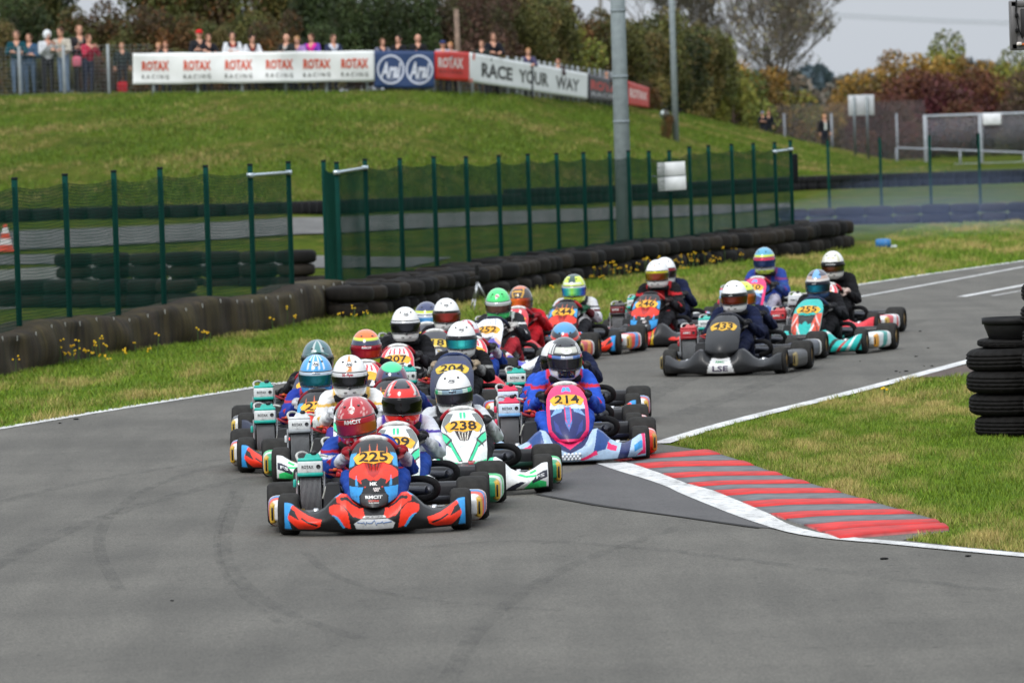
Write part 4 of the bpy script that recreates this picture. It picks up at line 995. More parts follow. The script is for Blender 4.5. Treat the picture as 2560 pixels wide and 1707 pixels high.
def trunk_mesh(seed, H, r0, spread, n=7):
    r = random.Random(seed); mb = MB().C('5a4c40'); top = Vector((r.uniform(-.2, .2), 0, H * .75))
    mb.tube([(0, 0, -.2), (r.uniform(-.05, .05), 0, H * .25), top * .7, top], [r0, r0 * .8, r0 * .55, r0 * .2], 7)
    for i in range(n):
        t = r.uniform(.2, .8); b = Vector((0, 0, 0)).lerp(top, t); a = r.uniform(0, 6.28); e = b + Vector((math.cos(a) * spread * r.uniform(.5, .9), math.sin(a) * spread * .7, H * r.uniform(.15, .35))); m = b.lerp(e, .5) + Vector((0, 0, .1 * H * .3))
        mb.tube([b, m, e], [r0 * .45, r0 * .28, r0 * .08], 5)
    return mb.mesh('trunk', BARK)
PALS = dict(dark=['2f3d20', '394826', '45552f', '27331c', '50552e'], olive=['5a5c2e', '646434', '4a532a', '7a6e3a', '6a5a34'], rust=['6e5232', '7c5a36', '5a5630', '8a5c34', '564630', '5c6032'], brown=['5c463a', '6c5044', '50423a', '665438', '58583a'], lime=['727a34', '848438', '606c30', '948440'], amber=['947434', '86642e', '747434', '9c7a36', '6c5a30'], red=['6e3e3a', '7a4a3c', '5e3c3e', '84553a', '6a5034', '703440'], grey=['5e5a4e', '6a665c', '525448'])
ARCH = []
for k, (pal, rx, rz, n, lf) in enumerate([('dark', 2.2, 5.4, 15000, .075), ('olive', 2.1, 4.6, 14000, .075), ('rust', 2.0, 4.2, 13000, .075), ('brown', 2.1, 5.0, 14000, .07), ('lime', 2.0, 4.0, 12000, .075), ('amber', 2.0, 3.6, 14000, .07), ('red', 2.4, 3.8, 20000, .065)]):
    ARCH.append((crown_mesh(40 + k, n, rx, rx * .8, rz, PALS[pal], lf), trunk_mesh(k, rz, .13, rx * .8)))
def tree(name, label, cat, k, px, ytop, d, w=1.0, group='trees and bushes behind the spectators', rz=None):
    t = Pd(px, ytop, d); g = gz(t.x, t.y); h0 = [5.4, 4.6, 4.2, 5.0, 4.0, 3.6, 3.8][k] * 1.08; s = (t.z - g) / h0
    root = thing(name, label, cat, (t.x, t.y, g), random.uniform(0, 6.28) if rz is None else rz, group)
    link('crown', ARCH[k][0], root, (0, 0, -.16 * h0 * s), sc=(s * w, s * w, s * 1.16)); link('trunk', ARCH[k][1], root, sc=(s * w, s * w, s)); return root
KN = ['dark green', 'olive green', 'rust tinged', 'brownish', 'yellow green', 'amber leaved', 'red leaved']
def where(px):
    for a, b in ((90, 'at the far left'), (230, 'behind the person in the red coat'), (360, 'left of the white banner'), (480, 'above the left end of the white banner'), (620, 'behind the white sleeved pair'), (760, 'behind the children on the bank'), (900, 'left of the navy banner'), (1080, 'behind the navy banner'), (1230, 'behind the wooden post'), (1380, 'behind the lettered white banner'), (1520, 'left of the thick lamp post'), (1640, 'between the two lamp posts'), (1800, 'right of the thin lamp post')):
        if px < a: return b
    return 'at the foot of the bank'
TR = [(-40, 30, 216, 1), (60, -40, 222, 0), (150, 60, 217, 0), (225, 20, 219, 2), (262, 50, 221, 0), (300, 40, 223, 1), (345, 30, 218, 2), (430, 40, 220, 2), (520, 50, 217, 1), (610, 30, 219, 1), (700, 40, 221, 2), (660, 66, 216, 2), (790, 45, 218, 0), (880, -60, 219, 0), (960, -70, 222, 0), (1030, -60, 220, 0), (1095, -70, 223, 3), (1170, -50, 221, 3), (1235, -30, 224, 3), (1290, 0, 226, 1), (1350, -20, 231, 1), (1400, 40, 236, 4), (1460, 30, 243, 2), (1520, 40, 250, 1), (1585, 55, 256, 1), (1640, 25, 262, 1), (1690, 40, 268, 0), (1745, 60, 276, 1), (1800, 120, 286, 4), (1860, 150, 292, 5), (1910, 165, 294, 5), (1830, 190, 283, 4), (1940, 220, 297, 4), (1760, 150, 280, 4)]
used = {}
for (px, yt, d, k) in TR:
    used[(k, where(px))] = used.get((k, where(px)), 0) + 1; c = used[(k, where(px))]
    tree('bush' if yt > 100 else 'tree', f"{KN[k]} {'bush' if yt > 100 else 'tree'} {where(px)}" + ('' if c == 1 else ', the one further right' if c == 2 else ', the rightmost'), 'bush' if yt > 100 else 'tree', k, px, yt, d, random.uniform(.85, 1.15) * (1.0 if yt > 0 else .8))
for (px, yt, d, k) in [(20, -190, 232, 1), (560, -170, 236, 2), (690, -120, 238, 1), (780, -230, 234, 0), (420, -200, 240, 2), (1200, -200, 240, 3), (1330, -120, 246, 1), (110, -210, 238, 0)]:
    tree('tree', f"taller {KN[k]} tree of the back row, {where(px)}", 'tree', k, px, yt, d, .75)
# low undergrowth right behind the fence
for i, px in enumerate(range(-60, 1660, 105)):
    k = [2, 0, 1, 3, 2, 1][i % 6]; tree('bush', f"low {KN[k]} bush {where(px + 25)}" + (', the leftward one' if i % 2 else ''), 'bush', k, px + random.uniform(-20, 20), 125 + random.uniform(-15, 20) + max(0, (px - 1300) * .28), rd(px) + 6, 1.5, 'undergrowth behind the spectators')
# red and amber autumn bushes on the right
for (px, yt, d, k, w, lab) in [(2190, 160, 330, 5, 1.0, 'amber bush at the left end of the autumn clump'), (2290, 122, 335, 5, 1.0, 'tall amber topped bush in the autumn clump'), (2370, 112, 338, 4, 1.0, 'yellow green topped bush in the middle of the autumn clump'), (2290, 200, 318, 6, 1.3, 'broad dark red bush in front of the autumn clump'), (2410, 200, 318, 6, 1.2, 'dark red bush behind the white gate notice'), (2460, 140, 336, 5, .9, 'amber bush right of the autumn clump'), (2540, 150, 330, 4, 1.0, 'yellow green bush at the right edge under the signal box'), (2570, 175, 316, 3, 1.2, 'brownish bush at the right edge behind the gate'), (2140, 240, 325, 5, 1.3, 'low amber bush left of the gate posts'), (2040, 262, 320, 5, 1.4, 'low amber bush behind the fair haired person'), (2210, 250, 312, 6, 1.3, 'low red bush behind the pale board')]:
    tree('bush', lab, 'bush', k, px, yt, d, w, 'autumn bushes on the right')
# tall bare tree
def bare(seed, H, lean):
    r = random.Random(seed); mb = MB().C('6f675d'); tips = []
    def br(p, d, L, rad, dep):
        q = p; pts = [p]; dd = d.copy()
        for i in range(4): dd = (dd + Vector((r.uniform(-.16, .16), r.uniform(-.16, .16), .06))).normalized(); q = q + dd * L / 4; pts.append(q)
        mb.tube(pts, [max(.011, rad * k_) for k_ in (1, .85, .7, .6, .5)], 5 if dep < 3 else 3, False)
        if dep >= 6: tips.append(q); return
        if dep >= 4: tips.append(q)
        for k in range(4 if dep < 3 else 3):
            t = pts[r.choice([2, 3, 4, 4])]; a = r.uniform(0, 6.28); sp = r.uniform(.38, .8)
            nd = (dd + Vector((math.cos(a), math.sin(a), 0)) * sp).normalized(); br(t, nd, L * r.uniform(.62, .8), rad * .52, dep + 1)
    br(Vector((0, 0, -.2)), Vector((lean, 0, 1)).normalized(), H * .26, .17, 0)
    return mb, tips
for (px, sd, H, lean, lab) in [(1765, 12, 11.0, -.12, 'tall nearly bare grey tree against the sky, leftmost of the three'), (1862, 5, 12.5, -.03, 'tall nearly bare grey tree against the sky, middle of the three'), (1948, 9, 11.0, .08, 'tall nearly bare grey tree against the sky, rightmost of the three')]:
    d = 305; t = Pd(px, 200, d); root = thing('bare_tree', lab, 'tree', (t.x, d, gz(t.x, d)), 0, 'bare trees')
    mb, tips = bare(sd, H, lean); mb.build('trunk', BARK, root)
    r = np.random.default_rng(sd); lm = MB(); lm.smooth = False
    for q in tips[::3]:
        for _ in range(2):
            c = q + Vector(r.normal(size=3)) * .18; a = Vector(r.normal(size=3)) * .045; b = Vector(r.normal(size=3)) * .035; lm.C(random.choice(['77745a', '86805f', '6a7058', '7a6a4c'])).add([c - a, c + b, c + a, c - b], [(0, 1, 2, 3)])
    lm.build('crown', LEAF, root)
# hedges and wood far away
def mass(name, label, px0, px1, yt, d, pal, n, leaf, seed, depth=20, kind='stuff'):
    r = np.random.default_rng(seed); a, b = Pd(px0, yt, d), Pd(px1, yt, d); Ht = a.z; x = r.uniform(a.x, b.x, n); env = 1 + .22 * lowfreq(x, x * 0, 6.0 / max(4, (b.x - a.x) / 6), seed)
    z = Ht * np.clip(env, .4, 1.4) * r.uniform(0, 1, n) ** .6; y = d + r.uniform(0, depth, n)
    v = np.stack([x, y, z], 1); q = r.normal(size=(n, 3)); w = r.normal(size=(n, 3)); q *= leaf; w *= leaf * .7
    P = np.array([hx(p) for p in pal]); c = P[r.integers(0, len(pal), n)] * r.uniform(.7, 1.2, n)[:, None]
    V = np.stack([v - q, v + w, v + q, v - w], 1); me = bpy.data.meshes.new(name); me.vertices.add(4 * n); me.loops.add(4 * n); me.polygons.add(n)
    me.vertices.foreach_set('co', V.ravel()); me.loops.foreach_set('vertex_index', np.arange(4 * n)); me.polygons.foreach_set('loop_start', np.arange(n) * 4)
    at = me.color_attributes.new('Col', 'FLOAT_COLOR', 'POINT'); cc = np.ones((n, 4, 4)); cc[:, :, :3] = c[:, None, :]; at.data.foreach_set('color', cc.astype(np.float32).ravel()); me.materials.append(LEAF); me.update(calc_edges=True)
    o = link(name, me); return tag(o, label, 'wood' if 'wood' in name else 'hedge', kind=kind)
mass('far_wood', 'distant blue grey wood on the horizon', 1500, 2900, 206, 1100, ['4a5a60', '52626a', '445258'], 20000, .5, 1, 60)  # distance haze is put into the blue grey leaf colours
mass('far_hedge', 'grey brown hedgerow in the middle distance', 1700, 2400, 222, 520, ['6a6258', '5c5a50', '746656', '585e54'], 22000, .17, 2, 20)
mass('mid_hedge', 'rusty undergrowth behind the far fence', 1880, 2700, 268, 345, ['7c6440', '8a6a40', '6c5c44', '7a504a'], 9000, .16, 3, 10)
q = G(1668, 350); root = thing('bush', 'small dark ivy bush at the foot of the thin lamp post', 'bush', (q.x, q.y, q.z)); link('crown', ARCH[2][0], root, (0, 0, -.1), sc=(.11, .11, .22)); link('trunk', ARCH[0][1], root, sc=(.1, .1, .16))
q = Pd(1661, 287, g2.y - .3); mb = MB().C('a9b2b2'); mb.lathe([(-.01, 0), (-.01, .15), (.01, .15), (.01, 0)], 'y', (0, 0, q.z - gz(q.x, q.y)), 20); mb.C('7d8688').tube([(0, .03, -.1), (0, .03, q.z - gz(q.x, q.y) + .1)], .025, 6)
o = mb.build('round_sign', METAL, None, (q.x, q.y, gz(q.x, q.y))); tag(o, 'round grey sign seen from behind beside the thin lamp post', 'sign')
# ================================================================ KARTS
W_FR, R_FR, R_RR = .60, .13, .14
BLK, WHT = '29292b', 'dfe0df'
def paint(polys, base, sym=True):
    def f(u, v):
        c = base; a = abs(u) if sym else u
        for p, col in polys:
            if inpoly(a, v, p): c = col
        return c
    return f
def V(u, b): return u
# nose: u -1..1 across, v 0 bottom .. 1 top
NW = [(0, .085), (.03, .108), (.08, .128), (.18, .148), (.35, .155), (.6, .154), (.75, .148), (.86, .130), (.94, .105), (.98, .08), (1, .055)]
def nose_pt(u, v, off=0.0, sw=1.0, vent=True, sh=1.0):
    w = interp(v, NW) * sw; z = .172 + .398 * sh * v; y = -.885 + .12 * v + .36 * v * v
    y += .085 * u * u * (1 - .4 * v)
    if vent:
        dpt = math.exp(-((v - .60) / .07) ** 2) * max(0, 1 - (abs(u) / .42) ** 2); y += .035 * dpt
        y += .010 * abs(math.sin(u * 15)) * dpt
    return (u * w, y - off, z + .01 * u * u * 0 )
# designs -------------------------------------------------
RED_N = [([(.10, .83), (.2, .84), (.25, .965)], 'd8643a'), ([(.55, .80), (.64, .82), (.74, .93)], 'd8643a'), ([(.75, .82), (1, .80), (1, .60), (.8, .63)], '3b97cf'),
         ([(0, .62), (.4, .68), (.75, .62), (.97, .55), (1, .47), (.6, .40), (.35, .30), (.2, .40), (0, .42)], 'f2351c'), ([(0, .66), (.4, .68), (.2, .50), (0, .45)], 'b21e14'), ([(.06, .66), (.12, .66), (.06, .50)], '3a0d0a'), ([(.2, .66), (.26, .66), (.12, .53)], '3a0d0a'),
         ([(.62, .33), (.75, .33), (.71, .50)], '3b97cf'), ([(0, .32), (.45, .32), (.52, .42), (.3, .45), (.12, .40), (0, .36)], '232124'),
         ([(.42, .31), (1, .33), (1, .14), (.72, .06), (.62, .18), (.48, .24)], '2f93d6'), ([(0, .21), (.52, .22), (.66, .04), (0, 0)], '38383a')]
RED_B = [([(.58, .55), (.72, .92), (.92, 1.2), (.97, .45), (.84, .02), (.68, .0), (.60, .2)], 'f2361c'), ([(.83, .5), (.94, .6), (.95, .9), (.88, .85)], '1c1c1e'), ([(.64, .2), (.82, .62), (.8, .70), (.62, .3)], '1c1c1e'), ([(.92, 0), (1, 0), (1, 1.6), (.86, 1.6), (.96, .5)], '2f93d6'),
         ([(.10, .56), (.14, 1.3), (.34, 1.5), (.42, 1.15), (.41, .86), (.24, .52)], 'f2361c'), ([(.10, 1.0), (.36, .86), (.38, .94), (.12, 1.12)], '1c1c1e'), ([(.36, 1.5), (.44, 1.2), (.40, 1.05), (.34, 1.3)], '3b97cf'), ([(.29, .55), (.36, .74), (.50, .92), (.49, .66), (.36, .10), (.26, .06)], 'f2361c'), ([(.40, .40), (.47, .56), (.35, .06), (.32, .06)], '3b97cf'),
         ([(0, .06), (.20, .06), (.225, .25), (.14, .52), (0, .52)], 'c9cbcc'), ([(0, .57), (.13, .57), (.11, .66), (0, .66)], 'd9d9d6')]
GRN_N = [([(.74, .62), (1, .78), (1, .95), (.6, .95)], '6f7472'), ([(.05, .87), (.16, .87), (.22, .97), (.02, .97)], '35c88f'), ([(0, .64), (.42, .68), (.2, .52), (0, .50)], '2e2327'), ([(.05, .68), (.10, .68), (.06, .5), (.03, .5)], 'd9d5c8'), ([(.2, .68), (.26, .68), (.14, .52), (.1, .52)], 'd9d5c8'),
         ([(.76, .62), (1, .66), (1, .5), (.60, .40), (.30, .17), (.12, .17), (.52, .48), (.55, .54)], '37383a'), ([(.80, .60), (1, .64), (1, .53), (.62, .43), (.32, .19), (.18, .19), (.56, .47), (.6, .53)], '36cf97'), ([(.60, .54), (.84, .45), (.86, .41), (.58, .50)], '37383a'),
         ([(.28, .15), (.7, .17), (1, .20), (1, .10), (.74, .04), (.55, .12)], '36cf97'), ([(0, .16), (.5, .14), (.72, .03), (.6, -.1), (0, -.1)], '48494b')]
GRN_B = [([(0, .2), (.22, .3), (.26, .8), (.2, 1.5), (0, 1.5)], '434446'), ([(.23, .3), (.3, .3), (.36, 1.5), (.27, 1.5)], '36cf97'), ([(.48, 0), (.6, 0), (.72, .45), (.66, .5)], '2a2b3a'), ([(.62, .9), (.84, .62), (.86, .7), (.66, 1.02)], '2fd07a'), ([(.7, 0), (.97, 0), (.97, .22), (.8, .5)], '2fcf6e'), ([(.8, .28), (.99, .42), (.99, .75), (.86, .7), (.8, .45)], '2d2f3d'), ([(.78, .9), (.86, .88), (.84, 1.05), (.76, 1.05)], '2fcf6e')]
PNK_N = [([(0, .05), (.60, .05), (.84, .22), (.84, .60), (.6, .64), (0, .64)], '252d66'), ([(0, .60), (.85, .58), (.80, .72), (0, .76)], 'c9d6e6'), ([(.84, .45), (.6, .58), (.25, .60), (.3, .54), (.6, .5)], '7fa9dc'), ([(.0, .62), (.14, .62), (.16, .34), (0, .20)], '5c79b8'), ([(0, .30), (.14, .38), (.14, .44), (0, .27)], 'f0306e'), ([(.1, .62), (.16, .62), (.17, .4), (.12, .4)], 'f0306e'), ([(.02, .9), (.3, .88), (.26, .97), (0, .97)], '4aa0dc'), ([(.36, .12), (.66, .2), (.7, .4), (.5, .3)], '35418a')]
PNK_B = [([(0, .62), (.34, 1.5), (.2, 1.5), (0, .95)], 'f0306e'), ([(0, .40), (.2, .75), (.4, 1.5), (.34, 1.5), (0, .62)], '202a5e'), ([(.3, .2), (.46, .4), (.58, 1.5), (.4, 1.5)], '2b4d8c'), ([(.48, .45), (.6, .5), (.62, .85), (.5, .8)], 'f0306e'), ([(.62, 0), (.75, 0), (.84, 1.5), (.7, 1.5)], '27315f'), ([(.84, .3), (.97, .45), (.95, .8), (.84, .7)], '3a97d8'), ([(.86, .05), (1, .1), (1, .42)], 'd8185a'), ([(.96, .2), (1, .2), (1, 1.5), (.95, 1.5)], 'f0306e'), ([(.16, .0), (.36, .18), (.34, .32), (.1, .08)], 'f0306e')]
TEA_N = [([(0, .60), (.62, .62), (.5, .42), (0, .36)], '20201f'), ([(.62, .66), (1, .66), (1, .2), (.7, 0), (.42, .36)], 'd8523a'), ([(.12, .0), (.55, .40), (.62, .34), (.3, 0)], 'd8dcd9'), ([(.0, .0), (.08, 0), (.16, .42), (0, .46)], '1fb0a8'), ([(.6, .55), (.95, .3), (.95, .36), (.62, .62)], 'c9cfcc'), ([(.65, .40), (.9, .15), (.9, .2), (.66, .46)], '2a2a2a'), ([(.3, .72), (.7, .62), (.72, .66), (.34, .76)], '24615c')]
TEA_B = [([(.1 + .16 * i, 0), (.16 + .16 * i, 0), (.34 + .16 * i, 1.5), (.29 + .16 * i, 1.5)], c) for i, c in enumerate(['1d2422', 'd6dcda', '1d2422', 'b03a34', 'd6dcda', '1d2422'])]
WBL_N = [([(0, .0), (1, .0), (1, .40), (.5, .55), (0, .50)], '5a52b0'), ([(.6, .5), (1, .36), (1, .44), (.62, .58)], 'e8b59a'), ([(.05, .86), (.1, .86), (.12, 1), (.07, 1)], '303034'), ([(.45, .84), (.5, .84), (.6, 1), (.55, 1)], '303034'), ([(0, .56), (.5, .60), (.2, .46), (0, .44)], '2a2a38')]
WBL_B = [([(.3, 0), (.55, 0), (.78, 1.5), (.5, 1.5)], '4b44b4'), ([(.0, .0), (.25, 0), (.3, 1.5), (0, 1.5)], '5a52b0'), ([(.27, 0), (.30, 0), (.52, 1.5), (.49, 1.5)], 'e8b59a'), ([(.8, .1), (1, .1), (1, .5), (.84, .5)], 'b9bdc9')]
RW_N = [([(.75, 1), (1, 1), (1, 0), (.55, 0), (.8, .4)], 'd8303c'), ([(.1, .84), (.25, .84), (.3, .97), (.18, .97)], 'd8303c'), ([(.4, .84), (.55, .84), (.6, .95), (.5, .95)], 'd8303c'), ([(0, .64), (.5, .68), (.25, .5), (0, .48)], '2c2022'), ([(.2, .2), (.6, .4), (.6, .5), (.1, .3)], 'd8303c')]
RED2_N = [([(0, .1), (.7, .1), (.7, .5), (0, .5)], 'e8b84a'), ([(.3, .15), (.5, .2), (.5, .45), (.35, .4)], 'd8302c'), ([(.3, .88), (.5, .85), (.6, .95), (.4, .98)], 'e8e2df')]
NAV_N = [([(.0, .72), (.8, .72), (.8, .9), (0, .9)], '2b3560'), ([(0, .0), (.7, 0), (.8, .6), (0, .6)], '343a4c'), ([(.12, .60), (.5, .6), (.4, .52), (.1, .52)], 'a8282c')]
BKY_N = [([(.0, .06), (.42, .06), (.42, .3), (.26, .3), (.26, .15), (.1, .15), (.1, .3), (0, .3)], 'd8b42c'), ([(.5, -.1), (.9, -.1), (.9, .02), (.5, .02)], 'd8b42c'), ([(.2, .56), (.4, .56), (.4, .62), (.2, .62)], 'c9a93a')]
RB_B = [([(.06, 0), (.14, 0), (.2, 1.5), (.12, 1.5)], 'd8322c'), ([(.16, 0), (.2, 0), (.26, 1.5), (.22, 1.5)], 'd8b42c'), ([(.5, .3), (.8, .35), (.9, .6), (.7, .75), (.56, .6)], 'e83a30'), ([(.62, .55), (.66, .55), (.7, .8), (.66, .8)], '2a2a2c'), ([(.2, .6), (.34, 1.5), (.2, 1.5)], 'e83a30')]
LIV = {
 'red': dict(nb='151517', n=RED_N, bb='151516', b=RED_B, pod=['f0442b', '2f93d6', 'd9d9d8', 'c9a13a'], cover=['1fae9f', 'd5dad9', '1fae9f'], frame='2b2d33'),
 'green': dict(nb='e3e5e3', n=GRN_N, bb='e3e5e3', b=GRN_B, pod=['dfe2df', '2fcf6e', '2f9a6c', 'c9a13a'], cover=['cfd3d4', 'd9dcdc', '9aa0a4'], frame='1d3f36'),
 'pink': dict(nb='f0306e', n=PNK_N, bb='a9c3dd', b=PNK_B, pod=['e85a3a', 'dfe2e6', 'e8452f', 'b98a3a'], cover=['e0335a', 'cfe0f0', '7db4e4'], frame='1e2338'),
 'teal': dict(nb='1fb0a8', n=TEA_N, bb='1fb4ac', b=TEA_B, pod=['dfe2df', '1f9a92', 'd9dbd8', 'd9982a'], cover=['b8343a', 'b8343a', '3a2a2c'], frame='2fa59c'),
 'whiteblue': dict(nb='e6e7ec', n=WBL_N, bb='e2e3e8', b=WBL_B, pod=['c9ccd4', '4b44b4', 'd9d9d8', 'c9a93a'], cover=['8a8f96', '33353a', '2a2a2c'], frame='8c9096'),
 'redwhite': dict(nb='e4e3e3', n=RW_N, bb='d8303c', b=RW_N[:2], pod=['d8303c', 'e4e3e3', 'd9d9d8', 'c9a13a'], cover=['d5d8da', 'c9cdd0', '9a9ea2'], frame='2b2b30'),
 'allred': dict(nb='c8303a', n=RED2_N, bb='c8202a', b=[([(.4, 0), (.8, 0), (.9, 1.5), (.6, 1.5)], 'e8952c')], pod=['c8202a', 'e8952c', 'd9d9d8', 'c9a13a'], cover=['2b2b2d', '2b2b2d', '2b2b2d'], frame='2b2b30'),
 'navy': dict(nb='2c3450', n=NAV_N, bb='262c40', b=[], pod=['33373f', '4a4f5a', 'd8d8d2', 'c9a93a'], cover=['1fae9f', 'd5dad9', '1fae9f'], frame='2b2b30'),
 'blackyellow': dict(nb='3c3d42', n=BKY_N, bb='2d2e32', b=[([(.5, 0), (.7, 0), (.7, 1), (.5, 1)], 'd8b42c')], pod=['2d2e32', 'd8b42c', '2d2e32', 'd8b42c'], cover=['2b2b2d', '2b2b2d', '2b2b2d'], frame='2b2b30'),
 'black': dict(nb='28292b', n=[([(0, .0), (.5, 0), (.45, .05), (0, .05)], '1b1b1c')], bb='232426', b=[([(.0, -.1), (.245, -.1), (.14, 1.15), (0, 1.15)], 'dcdddd')], pod=['242527', '242527', '2c2d30', '8a7a4a'], cover=['b8343a', 'b22a32', '9a262c'], frame='2b2e3c'),
 'redblack': dict(nb='151517', n=RED_N, bb='262628', b=RB_B, pod=['c9302c', '303034', 'd9d9d8', 'c9a13a'], cover=['2b2b2d', '6a2428', '2b2b2d'], frame='2b2b30'),
}
# shared wheel meshes --------------------------------------
def wheel(r, w, name):
    pr = [(-w * .42, r * .55), (-w * .5, r * .62), (-w * .5, r * .82), (-w * .42, r * .95), (-w * .3, r), (0, r * 1.004), (w * .3, r), (w * .42, r * .95), (w * .5, r * .82), (w * .5, r * .62), (w * .42, r * .55)]
    mb = MB(); mb.lathe(pr, 'x', n=32, closed=True, colf=lambda i, a: '302f2d' if 3 <= i <= 7 else '1f1e1e'); t = mb.mesh(name, RUB)
    mb = MB().C('b08a3a'); q = r * .56
    mb.lathe([(-w * .44, q), (-w * .38, q * .92), (-w * .2, q * .8), (-w * .1, q * .5), (-w * .1, q * .3), (w * .1, q * .3), (w * .1, q * .5), (w * .25, q * .8), (w * .38, q * .92), (w * .44, q)], 'x', n=24)
    mb.C('6d6f72').lathe([(-w * .3, 0), (-w * .3, q * .28), (w * .3, q * .28), (w * .3, 0)], 'x', n=12)
    return t, mb.mesh('rim', M('rim_metal', .3, metal=.7, wear=.2))
TYF, RIMF = wheel(R_FR, .132, 'tyre'); TYR, RIMR = wheel(R_RR, .205, 'tyre')
def once(name, mats):
    def deco(fn):
        mb = MB(); fn(mb); return mb.mesh(name, mats)
    return deco
@once('seat', MAT_)
def SEAT(mb):
    mb.C('1d1d1f')
    def f(a, b):
        u = a * 2 - 1; t = b; y = lerp(-.02, .47, t) ; z = .05 + .5 * max(0, t - .25) ** 1.3 + .06 * (1 - min(1, t * 3)); w = .17 + .02 * math.sin(t * 3)
        return (u * w, y - .04 * u * u * (t > .5), z + (.16 * abs(u) ** 3) * (1 - .6 * t) )
    mb.grid(f, 14, 16, thick=(0, .012, -.012))
@once('air_box', MAT_)
def AIRBOX(mb):
    mb.C('2a2b2d')
    mb.box((-.265, -.33, .20), (.135, .16, .19), top=.62); mb.rbox((-.265, -.33, .11), (.14, .17, .06), .02, 3); mb.rbox((-.262, -.33, .295), (.085, .10, .03), .014, 3); mb.C('2c2c2e').tube([(-.15, -.28, .26), (-.2, -.1, .3), (-.26, .1, .3)], .03, 8)
@once('exhaust_hose', RUB)
def HOSE(mb):
    mb.C('171719')
    mb.tube(smooth_line([(.20, .12, .29), (.26, -.02, .30), (.335, -.10, .30), (.385, -.12, .27), (.39, -.10, .215), (.34, -.06, .18), (.27, 0, .17)], 2), .023, 10)
@once('engine', [METAL, PLAST, RUB])
def ENGINE(mb):
    mb.C('55565a', 0).rbox((-.31, .28, .17), (.17, .22, .18), .02, 2); mb.C('8c8f93').rbox((-.31, .22, .31), (.13, .13, .10), .015, 2)
    for i in range(5): mb.C('7a7d80').rbox((-.31, .22, .275 + .02 * i), (.15, .15, .007), .002, 1)
    mb.C('2b2b2e', 2).tube(smooth_line([(-.31, .2, .36), (-.29, .12, .42), (-.2, .08, .42), (-.16, .14, .36)], 2), .012, 6)
    mb.C('b0202a', 1).rbox((-.235, .13, .335), (.06, .07, .05), .012, 2); mb.rbox((-.215, .05, .29), (.045, .05, .045), .01, 2); mb.tube([(-.33, .1, .36), (-.24, .02, .33), (-.19, .0, .29)], .011, 6); mb.tube([(-.2, .1, .38), (-.16, .02, .35), (-.2, -.06, .33)], .010, 6)
    mb.C('c02a30', 1).rbox((-.225, -.02, .345), (.05, .05, .04), .012, 2); mb.rbox((-.20, -.07, .31), (.035, .04, .035), .01, 2); mb.tube([(-.29, .0, .37), (-.22, -.05, .37), (-.19, -.08, .33)], .010, 6); mb.C('d8642c', 1).rbox((-.255, -.03, .375), (.03, .04, .02), .006, 1)
    mb.C('1c1c1e', 1).rbox((-.31, .2, .385), (.05, .05, .05), .012, 2); mb.C('c9c9c4', 2).tube(smooth_line([(-.36, .24, .38), (-.40, .1, .45), (-.34, 0, .47), (-.30, -.04, .46)], 2), .008, 6)
    mb.C('2d2e30', 1).rbox((-.30, .42, .24), (.2, .14, .13), .03, 2); mb.C('4a4b50', 0).tube([(-.2, .45, .2), (.05, .55, .2), (.3, .6, .18), (.34, .5, .2)], .04, 10)
@once('steering_rods', METAL)
def RODS(mb):
    mb.C('c4c6c8')
    for s in (-1, 1):
        mb.tube([(s * .06, -.36, .145), (s * .44, -.50, .135)], .009, 6); mb.tube([(s * .16, -.56, .2), (s * .33, -.30, .08)], .012, 6); mb.tube([(s * .18, -.60, .2), (s * .36, -.28, .08)], .010, 6)
        mb.C('b7b9bb').lathe([(-.05, .028), (.05, .028)], 'x', (s * .40, -.52, .125), 12); mb.C('b79a4a').lathe([(-.012, .036), (.012, .036)], 'x', (s * .452, -.52, .125), 12); mb.C('c4c6c8')
        mb.rbox((s * .37, -.51, .12), (.04, .06, .08), .008, 1)
    mb.tube([(0, -.40, .12), (0, -.13, .44)], .010, 6); mb.tube([(-.13, -.66, .215), (.13, -.66, .215)], .010, 6)
@once('tank', PLAST)
def TANK(mb): mb.C('b9b4a4').rbox((0, -.20, .13), (.2, .2, .14), .03, 2); mb.C('3a3a3c').rbox((0, -.2, .21), (.05, .05, .03), .01, 1)
def steer_wheel(col1, col2):
    mb = MB(); n = 40; m = 8; Rr, r = .145, .0175
    T = Matrix.Rotation(R(38), 3, 'X'); c = Vector((0, -.235, .468)); vs = []; cs = []; fs = []
    for i in range(n):
        a = 2 * math.pi * i / n; fl = .86 if math.sin(a) < -.55 else 1.0
        for j in range(m):
            b = 2 * math.pi * j / m; p = Vector(((Rr + r * math.cos(b)) * math.cos(a), r * math.sin(b), (Rr + r * math.cos(b)) * math.sin(a) * fl))
            vs.append(T @ p + c); d = math.degrees(a) % 360; cs.append(hx(col1 if 62 < d < 118 else col2 if 20 < d < 62 or 118 < d < 160 else '1b1b1d'))
    for i in range(n):
        for j in range(m): fs.append((i * m + j, ((i + 1) % n) * m + j, ((i + 1) % n) * m + (j + 1) % m, i * m + (j + 1) % m))
    mb.add(vs, fs, cs); mb.C('2a2a2c')
    for a in (.3, math.pi - .3, -math.pi / 2): mb.tube([c, T @ Vector((Rr * .95 * math.cos(a), 0, Rr * .85 * math.sin(a))) + c], .011, 6)
    mb.C('1d1d1f').rbox(c + Vector((0, -.0, 0)), (.10, .03, .07), .01, 2, rot=T)
    mb.C(col1).rbox(T @ Vector((0, -.018, Rr + .004)) + c, (.10, .02, .038), .008, 1, rot=T)
    return mb
BZ = [(0, .17), (.09, .172), (.13, .2), (.17, .245), (.21, .25), (.25, .225), (.31, .165), (.36, .14), (.41, .135), (.46, .155), (.52, .19), (.565, .20)]
